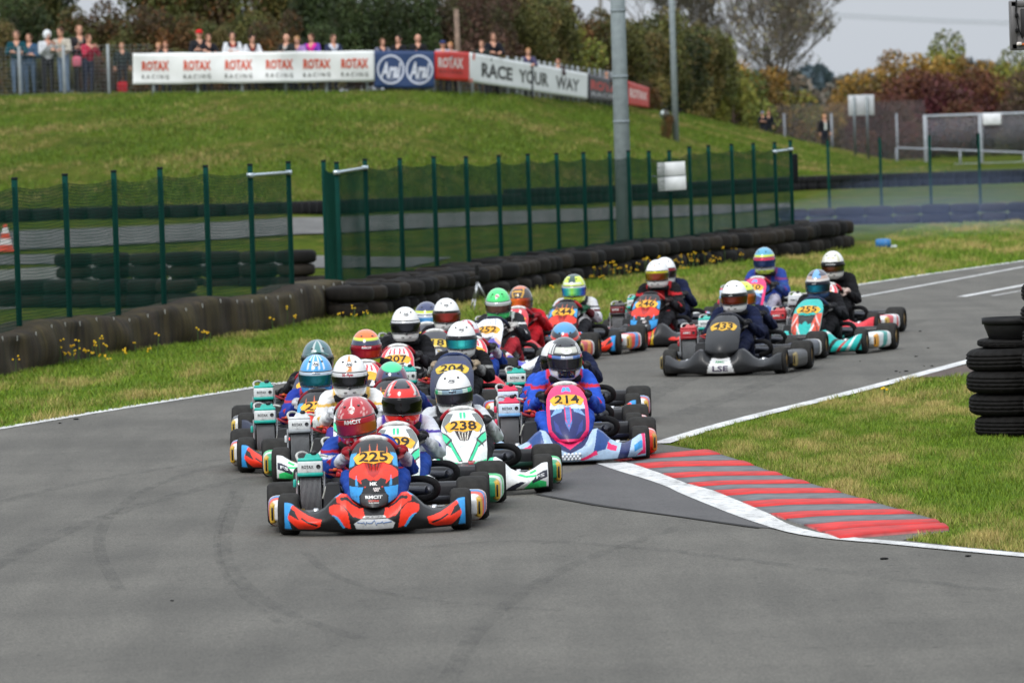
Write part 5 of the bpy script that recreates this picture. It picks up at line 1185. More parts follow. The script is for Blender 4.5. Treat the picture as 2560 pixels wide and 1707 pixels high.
def bump_pt(a, v, off=0.0):
    """a -1..1 across, v 0..1 up the front, 1..1.6 deck"""
    x = a * .565; ax = abs(x); zb = lerp(.03, .05, ax / .565); h = interp(ax, BZ) - zb; yf = -.90 + .52 * ax * ax
    if ax > .5: yf += (ax - .5) * .5
    if v <= 1: z = zb + h * v; y = yf + .02 * (1 - v) ** 3 + .055 * v ** 2 - .015 * math.sin(math.pi * min(1, v)) - .02 * math.exp(-((ax - .43) / .07) ** 2) * math.sin(math.pi * v)
    else: z = zb + h + .012 * math.sin((v - 1) / .6 * 3.14); y = yf + .055 + (v - 1) / .6 * (.11 + .05 * math.exp(-(ax / .2) ** 2))
    return (x, y - off, z + off * .3)
_shared = {}
def kart(label, px, py, yaw, liv, num=None, txt=(), btxt=(), group='racing karts on the track', wheelcol=('d8d8d4', 'a01f2c'), plate='f0b03a', style=1.0, cover_txt='ROTAX', digits='2a2320', sub=None):
    L = LIV[liv]; g = G(px, py); rz = R(-yaw); o = Vector((g.x, g.y, 0)) - Matrix.Rotation(rz, 3, 'Z') @ Vector((0, -.52, 0))
    root = thing('go_kart', label, 'go-kart', (o.x, o.y, .004), rz, group)
    # nose
    pf = paint(L['n'], L['nb']); mb = MB(); kg = liv in ('black', 'navy', 'blackyellow')
    def npt(u, v, off=0.0):
        p = nose_pt(u, v, off, style, not kg)
        if kg: p = (p[0] * (1.05 if v < .7 else 1.0), p[1] - .06 * math.sin(math.pi * min(1, v / .8)) * (1 - u * u) + (.03 if v < .12 else 0), p[2])
        return p
    hq = label.startswith(('leading', 'white and green kart', 'red, blue', 'pink and blue kart with number 214'))
    mb.grid(lambda a, b: npt(a * 2 - 1, b), 80 if hq else 44, 104 if hq else 56, lambda a, b: pf(a * 2 - 1, b), thick=(0, .014, 0), backcol='202022')
    for (s, u, v, w, h, c) in txt: put_text(mb, s, lambda x, y, u=u, v=v: npt(u + x / .15, v + y / .42, .004), w, h, .05, c)
    nose = mb.build('nose_panel', PLAST, root)
    # number plate on the nose
    mb = MB().C(plate)
    def plpt(a, b, off=.005):
        u = (a * 2 - 1) * .84; au = abs(u); lo = interp(au, [(0, .65), (.22, .675), (.45, .68), (.62, .645), (.72, .665), (.84, .735)]); hi = interp(au, [(0, .845), (.5, .835), (.72, .80), (.84, .75)]); v = lerp(lo, hi, b); return npt(u, v, off)
    mb.grid(plpt, 26, 8)
    if num: put_text(mb, num, lambda x, y: npt(x / .15, .765 + y / .42, .009), .185 if len(num) > 2 else .11, .058, .03, digits)
    if sub: put_text(mb, sub, lambda x, y: npt(x / .15, .685 + y / .42, .009), .11, .012, .03, 'e8dcc8')
    mb.build('number_plate', MAT_, root)
    # front bumper
    bf = paint(L['b'], L['bb']); mb = MB()
    mb.grid(lambda a, b: bump_pt(a * 2 - 1, b * 1.6), 260 if hq else 120, 64 if hq else 30, lambda a, b: bf(a * 2 - 1, b * 1.6), thick=(0, .03, -.012), backcol='1a1a1c')
    for (s, a, v, w, h, c) in btxt: put_text(mb, s, lambda x, y, a=a, v=v: bump_pt(a + x / .565, v + y / .19, .005), w, h, .03, c)
    if liv == 'red':
        mb.C('3a6fb0'); pts = [(-.19, 0), (-.13, 0), (-.12, .05), (-.10, -.08), (-.085, .06), (-.075, 0), (-.03, 0), (0, .14), (.02, -.1), (.03, 0), (.075, 0), (.085, .07), (.10, -.05), (.11, 0), (.19, 0)]
        mb.tube([bump_pt(x, .33 + y, .004) for x, y in pts], .0022, 4)
    if liv == 'pink':
        for i in range(16): mb.C('e4e8ee').ball(bump_pt(-.12 + .016 * i + .01 * (i % 3), .12 + .12 * (i % 3), .002), .012, 8, 5)
    mb.build('front_bumper', PLAST, root)
    # side pods
    pc = L['pod']
    for s in (-1, 1):
        mb = MB()
        def pod(a, b, s=s):
            ang = b * 2 * math.pi; y = lerp(-.36, .36, a); k = .55 + .45 * min(1, min(a, 1 - a) * 7) ** .5; w, h = .095 * k, .085 * k
            cx, cz = math.cos(ang), math.sin(ang); cx = math.copysign(abs(cx) ** .55, cx); cz = math.copysign(abs(cz) ** .55, cz)
            return (s * (.575 + w * cx + .03 * a), y, .125 + h * cz)
        def pcol(a, b, s=s):
            x = math.cos(b * 2 * math.pi)
            if a < .12: return pc[3] if x > .55 else pc[2] if x > -.2 else pc[0]
            if abs(a - .5 - .12 * math.sin(b * 6.28)) < .12: return pc[1]
            return pc[2] if (a > .75) else pc[0]
        mb.grid(pod, 26, 24, pcol)
        mb.add([pod(0, i / 16) for i in range(16)], [tuple(range(16))], [hx(pc[3] if math.cos(i / 16 * 6.283) > .5 else pc[2] if i % 5 else pc[0]) for i in range(16)])
        mb.C(pc[2]).rbox((s * .595, -.352, .13), (.10, .035, .10), .015, 2); mb.C(pc[0]).rbox((s * .575, -.372, .15), (.035, .006, .035), .003, 1); mb.C(pc[3]).rbox((s * .648, -.345, .125), (.035, .05, .12), .012, 2); mb.C('1c1c1e').rbox((s * .650, -.372, .125), (.012, .006, .08), .002, 1)
        mb.build('side_pod', PLAST, root)
    # wheels
    for s in (-1, 1):
        for (x, y, r, t, rim, st) in ((.535, -.52, R_FR, TYF, RIMF, random.uniform(-4, 6)), (.605, .53, R_RR, TYR, RIMR, 0)):
            w = bpy.data.objects.new('wheel', None); COL.objects.link(w); w.parent = root; w.location = (s * x, y, r); w.rotation_euler = (0, 0, R(st)); w.empty_display_size = .1
            link('tyre', t, w); link('rim', rim, w)
    # radiator with its cover
    mb = MB().C('101112'); mb.rbox((-.325, -.10, .225), (.145, .05, .25), .006, 1); mb.C('a2a5a8')
    for i in range(17): mb.rbox((-.387 + i * .0078, -.129, .22), (.0030, .008, .225), .001, 1)
    mb.C('8b8e91').rbox((-.412, -.115, .24), (.012, .04, .26), .003, 1); mb.rbox((-.238, -.115, .24), (.012, .04, .26), .003, 1)
    mb.C('b9bcb4').tube(smooth_line([(-.25, -.15, .2), (-.22, -.17, .3), (-.20, -.16, .22), (-.22, -.15, .14)], 2), .007, 6); mb.C(L['cover'][0]).rbox((-.425, -.12, .3), (.02, .05, .05), .005, 1)
    rad = mb.build('radiator', PAINTM, root, (-.085, 0, 0))
    c0, c1, c2 = L['cover']; mb = MB().C(c1); mb.rbox((-.325, -.12, .40), (.158, .09, .075), .008, 2); mb.C(c2).rbox((-.325, -.12, .355), (.162, .095, .026), .006, 1)
    mb.C(c0).rbox((-.325, -.115, .446), (.156, .086, .02), .006, 1); mb.C(c0); mb.box((-.31, -.09, .468), (.11, .06, .03), top=.7)
    mb.C('17181a').rbox((-.30, -.1, .486), (.04, .04, .03), .01, 1)
    if cover_txt: put_text(mb, cover_txt, lambda x, y: (-.34 + x, -.1665, .403 + y), .075, .02, .04, '26282c' if c1[0] in '9abcdef' and c1 != 'b8343a' and c1 != 'b22a32' else 'e2e2e0'); mb.C('2a2c30').lathe([(-.002, .014), (.002, .014), (.002, 0)], 'y', (-.272, -.166, .403), 16)
    mb.build('radiator_cover', PLAST, rad)
    mb = MB().C('c9c9c4'); mb.tube(smooth_line([(-.395, -.08, .43), (-.42, .0, .48), (-.36, .08, .49), (-.3, .14, .42)], 2), .009, 6); mb.build('coolant_hose', RUB, root, (-.085, 0, 0))
    # frame
    mb = MB().C(L['frame'])
    for s in (-1, 1):
        mb.tube(smooth_line([(s * .12, -.72, .10), (s * .26, -.55, .085), (s * .33, -.3, .075), (s * .36, .2, .075), (s * .30, .60, .09)], 2), .015, 8)
        mb.tube([(s * .36, -.30, .08), (s * .50, -.28, .11), (s * .52, .28, .11), (s * .36, .3, .08)], .012, 6); mb.tube([(s * .11, -.70, .10), (s * .11, -.80, .10)], .012, 6)
    mb.tube([(-.40, -.52, .11), (.40, -.52, .11)], .016, 8); mb.tube([(-.54, .53, .14), (.54, .53, .14)], .02, 10); mb.tube([(-.3, .45, .09), (.3, .45, .09)], .015, 8); mb.tube([(-.07, -.42, .1), (0, -.22, .42), (.07, -.42, .1)], .010, 6)
    mb.tube([(-.2, -.74, .1), (.2, -.74, .1)], .012, 6)
    mb.C('1e1f22').rbox((0, -.36, .045), (.5, .7, .006), .002, 1)
    mb.build('frame', PAINTM, root)
    for nm, me in (('seat', SEAT), ('air_box', AIRBOX), ('exhaust_hose', HOSE), ('engine', ENGINE), ('steering_rods', RODS), ('fuel_tank', TANK)): link(nm, me, root)
    k = ('sw', wheelcol)
    if k not in _shared: _shared[k] = steer_wheel(*wheelcol).mesh('steering_wheel', MAT_)
    link('steering_wheel', _shared[k], root)
    k = ('rb', pc[0])
    if k not in _shared:
        mb = MB().C('252528'); mb.rbox((0, .74, .165), (1.34, .09, .15), .035, 3); mb.C(pc[0]).rbox((0, .78, .165), (.5, .02, .12), .008, 1); mb.C('252528').tube([(-.25, .6, .1), (-.25, .72, .15)], .012, 6); mb.tube([(.25, .6, .1), (.25, .72, .15)], .012, 6)
        _shared[k] = mb.mesh('rear_bumper', PLAST)
    link('rear_bumper', _shared[k], root)
    return root
# ================================================================ DRIVERS
def driver_base():
    mb = MB(); B = []
    def bone(a, b, ra, rb, reg, sx=1, sy=1): capsule(mb, a, b, ra, rb, sx=sx, sy=sy); B.append((np.array(a, float), np.array(b, float), reg))
    for s in (-1, 1):
        bone((s * .09, .28, .14), (s * .16, -.14, .32), .088, .066, 'leg'); bone((s * .16, -.14, .32), (s * .125, -.50, .16), .062, .046, 'shin'); bone((s * .125, -.50, .14), (s * .12, -.60, .20), .042, .034, 'boot')
        bone((s * .165, .33, .53), (s * .255, .12, .37), .066, .056, 'arm'); bone((s * .255, .12, .37), (s * .172, -.13, .47), .054, .037, 'fore')
    bone((0, .32, .16), (0, .36, .32), .135, .135, 'torso', 1.15, .85); bone((0, .36, .32), (0, .35, .48), .135, .145, 'torso', 1.2, .8); bone((-.11, .33, .53), (.11, .33, .53), .075, .075, 'shoulder')
    bone((0, .30, .54), (0, .25, .62), .075, .07, 'collar')
    v, f = remesh(mb, .015, 3); v = crease(v, f, .0065); D = []
    for a, b, r in B:
        d = b - a; t = np.clip(((v - a) @ d) / max(1e-9, d @ d), 0, 1); D.append(np.linalg.norm(v - (a + t[:, None] * d), axis=1))
    return v, f, [B[i][2] for i in np.argmin(np.array(D), 0)]
DV, DF, DREG = driver_base()
GV, GF_ = hand_shape(1.15)
def hs_pt(az, z, off=0.0):
    """helmet surface: az degrees (0 front, + to the right in the picture), z -0.13..0.135"""
    if z >= 0: rad = math.sqrt(max(0, 1 - (z / .1355) ** 2)) ** .92
    else:
        t = -z / .13; rad = 1.0 - .17 * t ** 2 - (.10 * max(0, t - .8) / .2)
    a = R(az); fb = .012 * math.exp(-(az / 50) ** 2) * math.exp(-((z + .065) / .045) ** 2) if z < .03 else 0
    return ((.124 * rad + off) * math.sin(a), -(.148 * rad + fb + off) * math.cos(a), z + (off * .5 if z > .06 else 0))
def helmet_mesh(colf, texts, vents='2b2b2d'):
    mb = MB(); n, m = 56, 40; vs = []; cs = []; fs = []
    zs = [-.13 + .265 * (1 - math.cos(math.pi * i / m)) / 2 for i in range(m + 1)]
    for z in zs:
        for j in range(n):
            az = -180 + 360 * j / n; vs.append(hs_pt(az, min(z, .1349))); cs.append(hx(colf(az, z / .135)))
    for i in range(m):
        for j in range(n): fs.append((i * n + j, i * n + (j + 1) % n, (i + 1) * n + (j + 1) % n, (i + 1) * n + j))
    fs.append(tuple(m * n + j for j in range(n)))
    mb.add(vs, fs, cs)
    mb.C('161618').add([hs_pt(-180 + 360 * j / n, -.128, -.012) for j in range(n)], [tuple(range(n - 1, -1, -1))])
    mb.C('1b1b1d')                         # rubber edge of the visor opening
    ring_ = [hs_pt(az, .034, .003) for az in range(-84, 85, 6)] + [hs_pt(84 - k, z, .003) for k, z in ((0, .0), (0, -.03))] + [hs_pt(az, -.062, .003) for az in range(80, -81, -6)] + [hs_pt(-84, z, .003) for z in (-.03, .0)]
    mb.tube(ring_ + ring_[:1], .0045, 6, False)
    if vents:
        mb.C(vents)
        for az, z in ((-30, .098), (30, .098)): 
            p = hs_pt(az, z, .001); mb.ball(p, (.010, .010, .006), 8, 5)
        for az in (-16, 16): p = hs_pt(az, -.092, .002); mb.ball(p, (.016, .006, .0035), 8, 5)
    for az in (-88, 88):
        p = Vector(hs_pt(az, .004, .003)); mb.C('3a3b3e').ball(p, (.006, .017, .017), 12, 8); mb.C('8a8c90').ball(p + Vector((.005 if az > 0 else -.005, 0, 0)), (.004, .006, .006), 8, 6)
    mb.C('1b1b1d').ball(hs_pt(0, -.068, .004), (.010, .005, .005), 8, 5)
    for (s, az, z, w, h, c) in texts:
        if s == 'oval':
            mb.C(c); k = 26; mb.add([hs_pt(az + math.degrees(w / 2 * math.cos(6.283 * i / k) / .13), z + h / 2 * math.sin(6.283 * i / k), .003) for i in range(k)], [tuple(range(k))]); continue
        put_text(mb, s, lambda x, y, az=az, z=z: hs_pt(az + math.degrees(x / .128), z + y, .0048), w, h, .04, c, .2 if s == 'Arai' else 0)
    return mb.mesh('helmet', GLOSS)
def visor_mesh(colf, texts=()):
    mb = MB(); mb.grid(lambda a, b: hs_pt(lerp(-80, 80, a), lerp(-.056, .031, b), .0055), 50, 16, colf, thick=(0, .004, 0))
    for az in (-88, 88):
        p = Vector(hs_pt(az, .004, .003)); mb.C('3a3b3e').ball(p, (.006, .017, .017), 12, 8); mb.C('8a8c90').ball(p + Vector((.005 if az > 0 else -.005, 0, 0)), (.004, .006, .006), 8, 6)
    mb.C('1b1b1d').ball(hs_pt(0, -.068, .004), (.010, .005, .005), 8, 5)
    for (s, az, z, w, h, c) in texts: put_text(mb, s, lambda x, y, az=az, z=z: hs_pt(az + math.degrees(x / .128), z + y, .0085), w, h, .06, c)
    return mb.mesh('visor', VISOR)
def grad(stops, strip=None, strip_z=.74):
    def f(a, b):
        if strip and b > strip_z: return strip if isinstance(strip, str) else strip(a)
        k = a * (len(stops) - 1); i = min(int(k), len(stops) - 2); return mixc(stops[i], stops[i + 1], k - i)
    return f
def white(az, z): return 'efefed' if z > -.93 else '2a2a2c'
ARAI = [('oval', 0, .085, .062, .032, '1f2024'), ('oval', 0, .085, .058, .028, 'ecece9'), ('Arai', 0, .085, .048, .017, '1f2430')]
BELL = [('oval', 0, .085, .056, .028, 'e8e6e2'), ('BELL', 0, .085, .044, .014, 'c02030')]
DARKV = grad(['0a0a0e', '16151c', '0a0a0e'])
def stripes(a, b, fn):
    return lambda az, z: b if fn(abs(az), z) else a
H = {
 'crimson': (lambda az, z: 'e6d9d6' if abs(az) < 5 and (z > .62 or z < -.5) else 'e0b8b4' if abs(abs(az) - (28 + 30 * z)) < 1.6 and z > .3 else 'dcb0ac' if abs(z - .42 - .1 * math.cos(R(az * 2))) < .014 else 'd8a8a4' if z < -.5 and abs(abs(az) - 40 - 40 * (z + .5)) < 2 else 'b51522', BELL, grad(['38143c', '8a1c50', 'a82a48', 'c8602c', 'b8742c'], 'b01f2a', .66), [('RMCIT', 0, .019, .108, .020, 'f0efee')]),
 'redblack': (lambda az, z: ('22252e' if (abs(az) < 34 and z > .62) or z > .93 else 'd9d6d2' if abs(abs(az) - 52 - 20 * (z - .5)) < 6 and z > .35 else '22252e' if 45 < abs(az) < 70 and z > .3 else 'ee1c0c' if z > -.62 else ('2c1414' if abs(az) < 25 and z < -.8 else 'ee1c0c')), [], grad(['050506', '09090a', '050506']), []),
 'greenwhite': (white, ARAI, grad(['1a1a20', '33323c', '1a1a20'], lambda a: '38c48c' if abs(a - .5) > .33 else 'cfe4da' if abs(a - .5) > .2 else '8fa8b8', .70), [('VSN', 0, .021, .05, .013, '3a3a48')]),
 'orangestripe': (lambda az, z: 'ea8a3c' if abs(az) < 9 and z > .25 else white(az, z), ARAI, grad(['121216', '222226', '121216'], 'e2e2e2', .74), [('22 Flyin', -6, .021, .08, .016, 'b82a3c')]),
 'skyblue': (lambda az, z: 'e4eaf0' if (z > .35 and (abs(abs(az) - 14) < 5 or abs(abs(az) - 34) < 3)) or z < -.8 else 'c9d9e6' if z < -.5 and abs(az) < 30 else '3f9fdc', ARAI, grad(['123048', '0f5a6a', '136a6e', '0e4058'], 'c5d3de', .80), [('VISION', 0, .0235, .06, .008, '33485c')]),
 'navygreen': (lambda az, z: '37d28c' if z > .80 else '6c2a4c' if abs(az) > 50 and z > -.2 else '2a3a62' if z > -.5 else '263250', [], grad(['2a1a2c', '4a2034', '2a1a2c'], '8a1f34', .62), [('RMCIT', 12, .020, .07, .013, 'e4e4e4')]),
 'whitedark': (white, ARAI, grad(['141418', '1e1d24', '141418'], 'e0e0e0', .86), []),
 'whiteteal': (white, ARAI, grad(['12304a', '1d8ea8', '3fd0c8', '2590b8', '143c70'], '1e1f24', .72), []),
 'whitered': (white, ARAI, grad(['1c3a24', '5c2a1c', '8a2018', '7a2a1c', '2c3c2a'], '24241f', .86), []),
 'navyyellow': (lambda az, z: '2a3560' if z > .52 else 'd2e23a' if z > .34 else 'd8dce2' if z > .1 else 'c8dc3c' if z < -.45 else '2a3560', [], grad(['2a6ab0', '5aa8e4', '7fc0f0'], 'd5dae2', .78), []),
 'redblue': (lambda az, z: 'b8343c' if z > .5 and math.sin(R(az) * 5) > 0 else 'd9dde4' if z > .5 else '4a7ac8' if math.sin(R(az) * 4 + z * 3) > .2 else 'b8343c', [], grad(['1c2440', '34406c', '1c2440']), []),
 'tealsilver': (lambda az, z: '3f7a78' if abs(az) < 17 and z > .3 else 'b9c2c0' if abs(abs(az) - 24) < 6 and z > .2 else '2f5f64' if z > .62 else '9aa8a8' if abs(az * .012) < abs(z - .3) else '4a6a6e', [], grad(['1c2426', '2c3a3e', '1c2426']), []),
 'orange': (lambda az, z: 'f4701f' if z > .62 else 'd6ea3c' if z > .52 else '262c50' if z > .24 else 'd6ea2c' if z < -.42 else 'e8602a', [], grad(['54103a', 'a81c34', 'c83a24', 'a81c34'], 'a0152c', .62), [('RMCIT', -4, .020, .08, .014, 'efeeec')]),
 'green': (lambda az, z: '2fb85c' if (abs(abs(az) - 35) < 5 and .5 < z < .75) else '44dc74' if z > -.9 else '2a8a48', BELL, grad(['1a1c1e', '7c5a50', '6a4a42', '1a1c1e'], 'd8dedd', .66), []),
 'gold': (lambda az, z: 'c86a3c' if z > .82 else 'd8a02c' if (abs(abs(az) - 30 - 40 * (z - .5)) < 5 and z > .2) or (.62 < z < .72 and abs(az) < 30) else '33292a', [('RAK', 0, .060, .05, .017, 'e0b03c')], grad(['8a3c12', 'e8801c', 'e0601c', 'a83a1c', '2a5a5c']), []),
 'lime': (lambda az, z: '26463c' if (abs(az) < 22 and z > .5) or z > .86 else 'e2e6da' if (.36 < z < .52 and abs(az) < 55) or (abs(az) > 100) else 'd2e83c' if z > -.2 or z < -.55 else 'c5dc4a', [], grad(['2a2a6a', '3a8ae0', '3fd0c8', '9ae04a', '5ad0a8', '3a6ae0', '4a2a8a'], 'cfd2c8', .84), []),
 'whitegold': (lambda az, z: 'e8705a' if az * az + ((z - .62) * 55) ** 2 < 30 else white(az, z), [], grad(['4a5a1c', '8a6a1c', '7a2a14', '7a3a18', '3a5a34'], 'b8b01c', .80), []),
 'whiteblack': (white, [], grad(['1a1a22', '34202a', '1a1a22'], '8a2028', .7), []),
 'plainwhite': (white, [], grad(['2c1612', '5c2014', '6c2816', '3a3a14'], '141416', .72), [('alpinist', -2, .021, .035, .008, 'c9c9c6')]),
 'neon': (lambda az, z: 'd8f03a' if z > .5 or z < -.5 else '2f3422', [], grad(['e8a01c', 'e8701c', '3a2a1c']), []),
 'bluepink': (lambda az, z: '4f9fc0' if z > .52 else 'c8e83c' if z > .36 else 'c83a5c' if z > .24 else 'cfe84a' if z < -.62 else 'b8c0c0' if z < -.42 else '3a6ab0', [], grad(['2a4a8a', '2a3a5c', '20305c', '2a4a8a'], 'd83a5c', .8), []),
 'bluebrown': (lambda az, z: '6aa4d8' if (math.sin(R(az) * 3 + 1) > .2 and z > .5) else '4a4a58' if z > .62 else 'b89a8c' if z > .44 else 'd9d2cc' if z > .32 else '2a2f44' if z > -.5 else '34507a', [], grad(['16202c', '1c4a60', '1f8aa8', '1c3a54', '141c2a'], '1c1f2c', .74), [('alpinist', -2, .022, .04, .008, 'd0d0d0')]),
 'ghost': (lambda az, z: 'c9c8a0' if (abs(az) < 20 and .5 < z < .6) or abs(abs(az) - 48) < 4 and z > .3 else 'e6e6df', [], grad(['2a2014', '5a2c14', '2c4424'], '16181a', .56), [('GHOST REVERSE', 0, .016, .11, .011, 'd8d8d4')]),
 'blacksilver': (lambda az, z: '2c3134' if z > .74 else 'd5d8cc' if (.34 < z < .62 and abs(az) < 48) else '20232c' if (abs(az) < 52 and z > -.1) else '2a2c2c' if (abs(az) < 34 and -.86 < z < -.25) else '20232c' if 60 < abs(az) < 68 and z > -.4 else 'eceeea', [('oval', 0, .062, .095, .036, 'eef1ea')], grad(['1c1b24', '3a3944', '24232c'], lambda a: 'e83a6c' if abs(a - .5) > .34 else '6a8ac8' if abs(a - .5) > .12 else 'cfd5e6', .76), []),
 'whitenavy': (lambda az, z: '2a2c48' if (abs(az) > 40 and -.5 < z < .2) else 'e2e2df', [], DARKV, []),
 'bluered': (lambda az, z: 'e8343a' if abs(az) < 16 and .40 < z < .72 else '3f8fc0' if z > .66 else '23242c' if z > .42 else 'e83a28' if z > .28 else '262a38', [], DARKV, []),
}
SUITS = {
 'bluered': ('24479c', 'b02034', '24479c', 'c9ccd4'), 'whitepurple': ('cfd3dc', '4a3a94', '2a4ca0', 'd8d8dc'), 'whiteblack': ('c9ccd0', '26262a', '2a2a2e', 'c9ccd0'), 'yellowpurple': ('e2e2e0', 'e0b45a', '4a4294', 'dcdcdc'), 'bluewhite': ('2a3f9c', 'c03a44', 'c9d5e6', '2a3f9c'),
 'black': ('141417', '1c1c20', '141417', '2a2a2e'), 'blackgreen': ('141416', '1a1a1d', '1a1a1d', '8a8a88'), 'royal': ('2c56c0', 'd03040', '2c56c0', '2c56c0'), 'redstripe': ('2a2a2e', 'e0e0e0', 'b8303a', '2a2a2e'), 'red': ('c01c28', 'c8202c', 'c01c28', '8a1a20'), 'greywhite': ('c9c9cc', '3a3a3e', '2a2a2e', '5a2028'), 'blackred': ('131316', 'c02a30', '242428', '242428'), 'navy': ('151c38', '1b2444', '131a34', '131a34'), 'purpleblue': ('2c4490', '7a3a6c', 'b8b4c4', '34508a'), 'blackwhite': ('121215', '1a1a1e', '121215', '121215')}
def driver(label, kt, hpx, htop, hel, suit, gl='232326', lookaz=0.0, tilt=0.0, roll=0.0, group='drivers of the racing karts'):
    rz = kt.rotation_euler.z; Mk = Matrix.Rotation(rz, 3, 'Z'); o = Vector(kt.location)
    base = o + Mk @ Vector((0, .22, 0)); tgt = Pd(hpx, htop, base.y); loc = Mk.transposed() @ (tgt - o)
    hc = Vector((loc.x, .22, loc.z - .152)); dx = hc.x; dz = hc.z - .69
    root = thing('person', label, 'person', tuple(kt.location), rz, group)
    a, b, c, d = SUITS[suit]; cols = []; vs = []
    for p, r in zip(DV, DREG):
        x, y, z = p; w = sstep(.15, .52, z) * sstep(-.12, .28, y); vs.append((x + dx * .85 * w, y, z + dz * w * (.6 + .4 * sstep(.4, .6, z))))
        fold = .5 + .5 * math.sin(z * 90 + x * 40 + y * 55)
        col = {'torso': a, 'collar': b, 'shoulder': b if .105 < abs(x) < .15 else a, 'arm': b if .485 < z < .505 else a, 'fore': a, 'leg': c, 'shin': c, 'boot': '202022'}[r]
        if r in ('torso',) and abs(x) < .03: col = d
        if r == 'torso' and .06 < abs(x) < .125 and .44 < z < .475 and y < .33: col = d
        if r == 'arm' and abs(z - .455) < .013: col = d
        if r == 'fore' and .015 < y < .06 and z > .41: col = b
        if r == 'leg' and .02 < y < .06: col = d
        if r == 'fore' and y < -.03: col = d
        if r == 'leg' and abs(abs(x) - .16) < .02 and y < .1: col = b
        cols.append(hx(col))
    mb = MB(); mb.add(vs, DF, cols); mb.build('racing_suit', CLOTH, root)
    for s in (-1, 1):
        hb = Vector((s * .152, -.205, .475)); T = Matrix.Rotation(R(-s * 18), 3, 'Y') @ Matrix(((0, 0, s), (0, 1, 0), (-1 if s > 0 else -1, 0, 0))); mb = MB()
        def tone(q): return hx(gl) if abs(q[0]) < .02 or q[1] > -.04 else mixc(gl, '8a8a88', .25)
        mb.add([tuple(hb + T @ Vector((q[0], q[1] + .05, q[2] + .02))) for q in GV], GF_, [tone(q) for q in GV])
        mb.C(gl).tube([hb + T @ Vector((0, .06, .02)), hb + T @ Vector((0, .12, .02))], [.036, .043], 12); mb.build('glove', CLOTH, root)
    colf, texts, vc, vt = H[hel]
    k = ('h', hel)
    if k not in _shared: _shared[k] = (helmet_mesh(colf, texts), visor_mesh(vc, vt))
    hm = link('helmet', _shared[k][0], root, hc, (R(tilt), R(roll), R(lookaz)), (1.01, 1.03, 1.15)); link('visor', _shared[k][1], hm)
    if hel == 'tealsilver':
        pk = MB().C('41706e'); pk.grid(lambda a, b: ((a - .5) * .2 * (1 - .25 * b), -.13 - .09 * b, .085 + .02 * b - .10 * (a - .5) ** 2), 10, 4, thick=(0, 0, -.006)); pk.build('peak', PLAST, hm)
    mb = MB().C('1c1c1f'); mb.lathe([(-.03, .075), (-.03, .115), (.01, .125), (.03, .095), (.03, .075)], 'z', (hc.x, hc.y + .035, hc.z - .150), 20, True); mb.build('neck_brace', CLOTH, root)
    return root
RW = [('JUNIOR', .12, .292, .045, .012, 'e8dcd8'), ('MAX', .12, .262, .03, .012, 'e8dcd8'), ('MK', .0, .365, .045, .022, 'e6e4e0'), ('RMCIT', 0, .165, .11, .020, 'e8e8e6'), ('ROTAX', 0, .105, .075, .013, 'd84a3c'), ('RACING', 0, .075, .075, .008, 'd8d4d0')]
GT = [('JUNIOR', .28, .17, .05, .012, 'c8303a'), ('MAX', .28, .14, .035, .012, 'c8303a')]
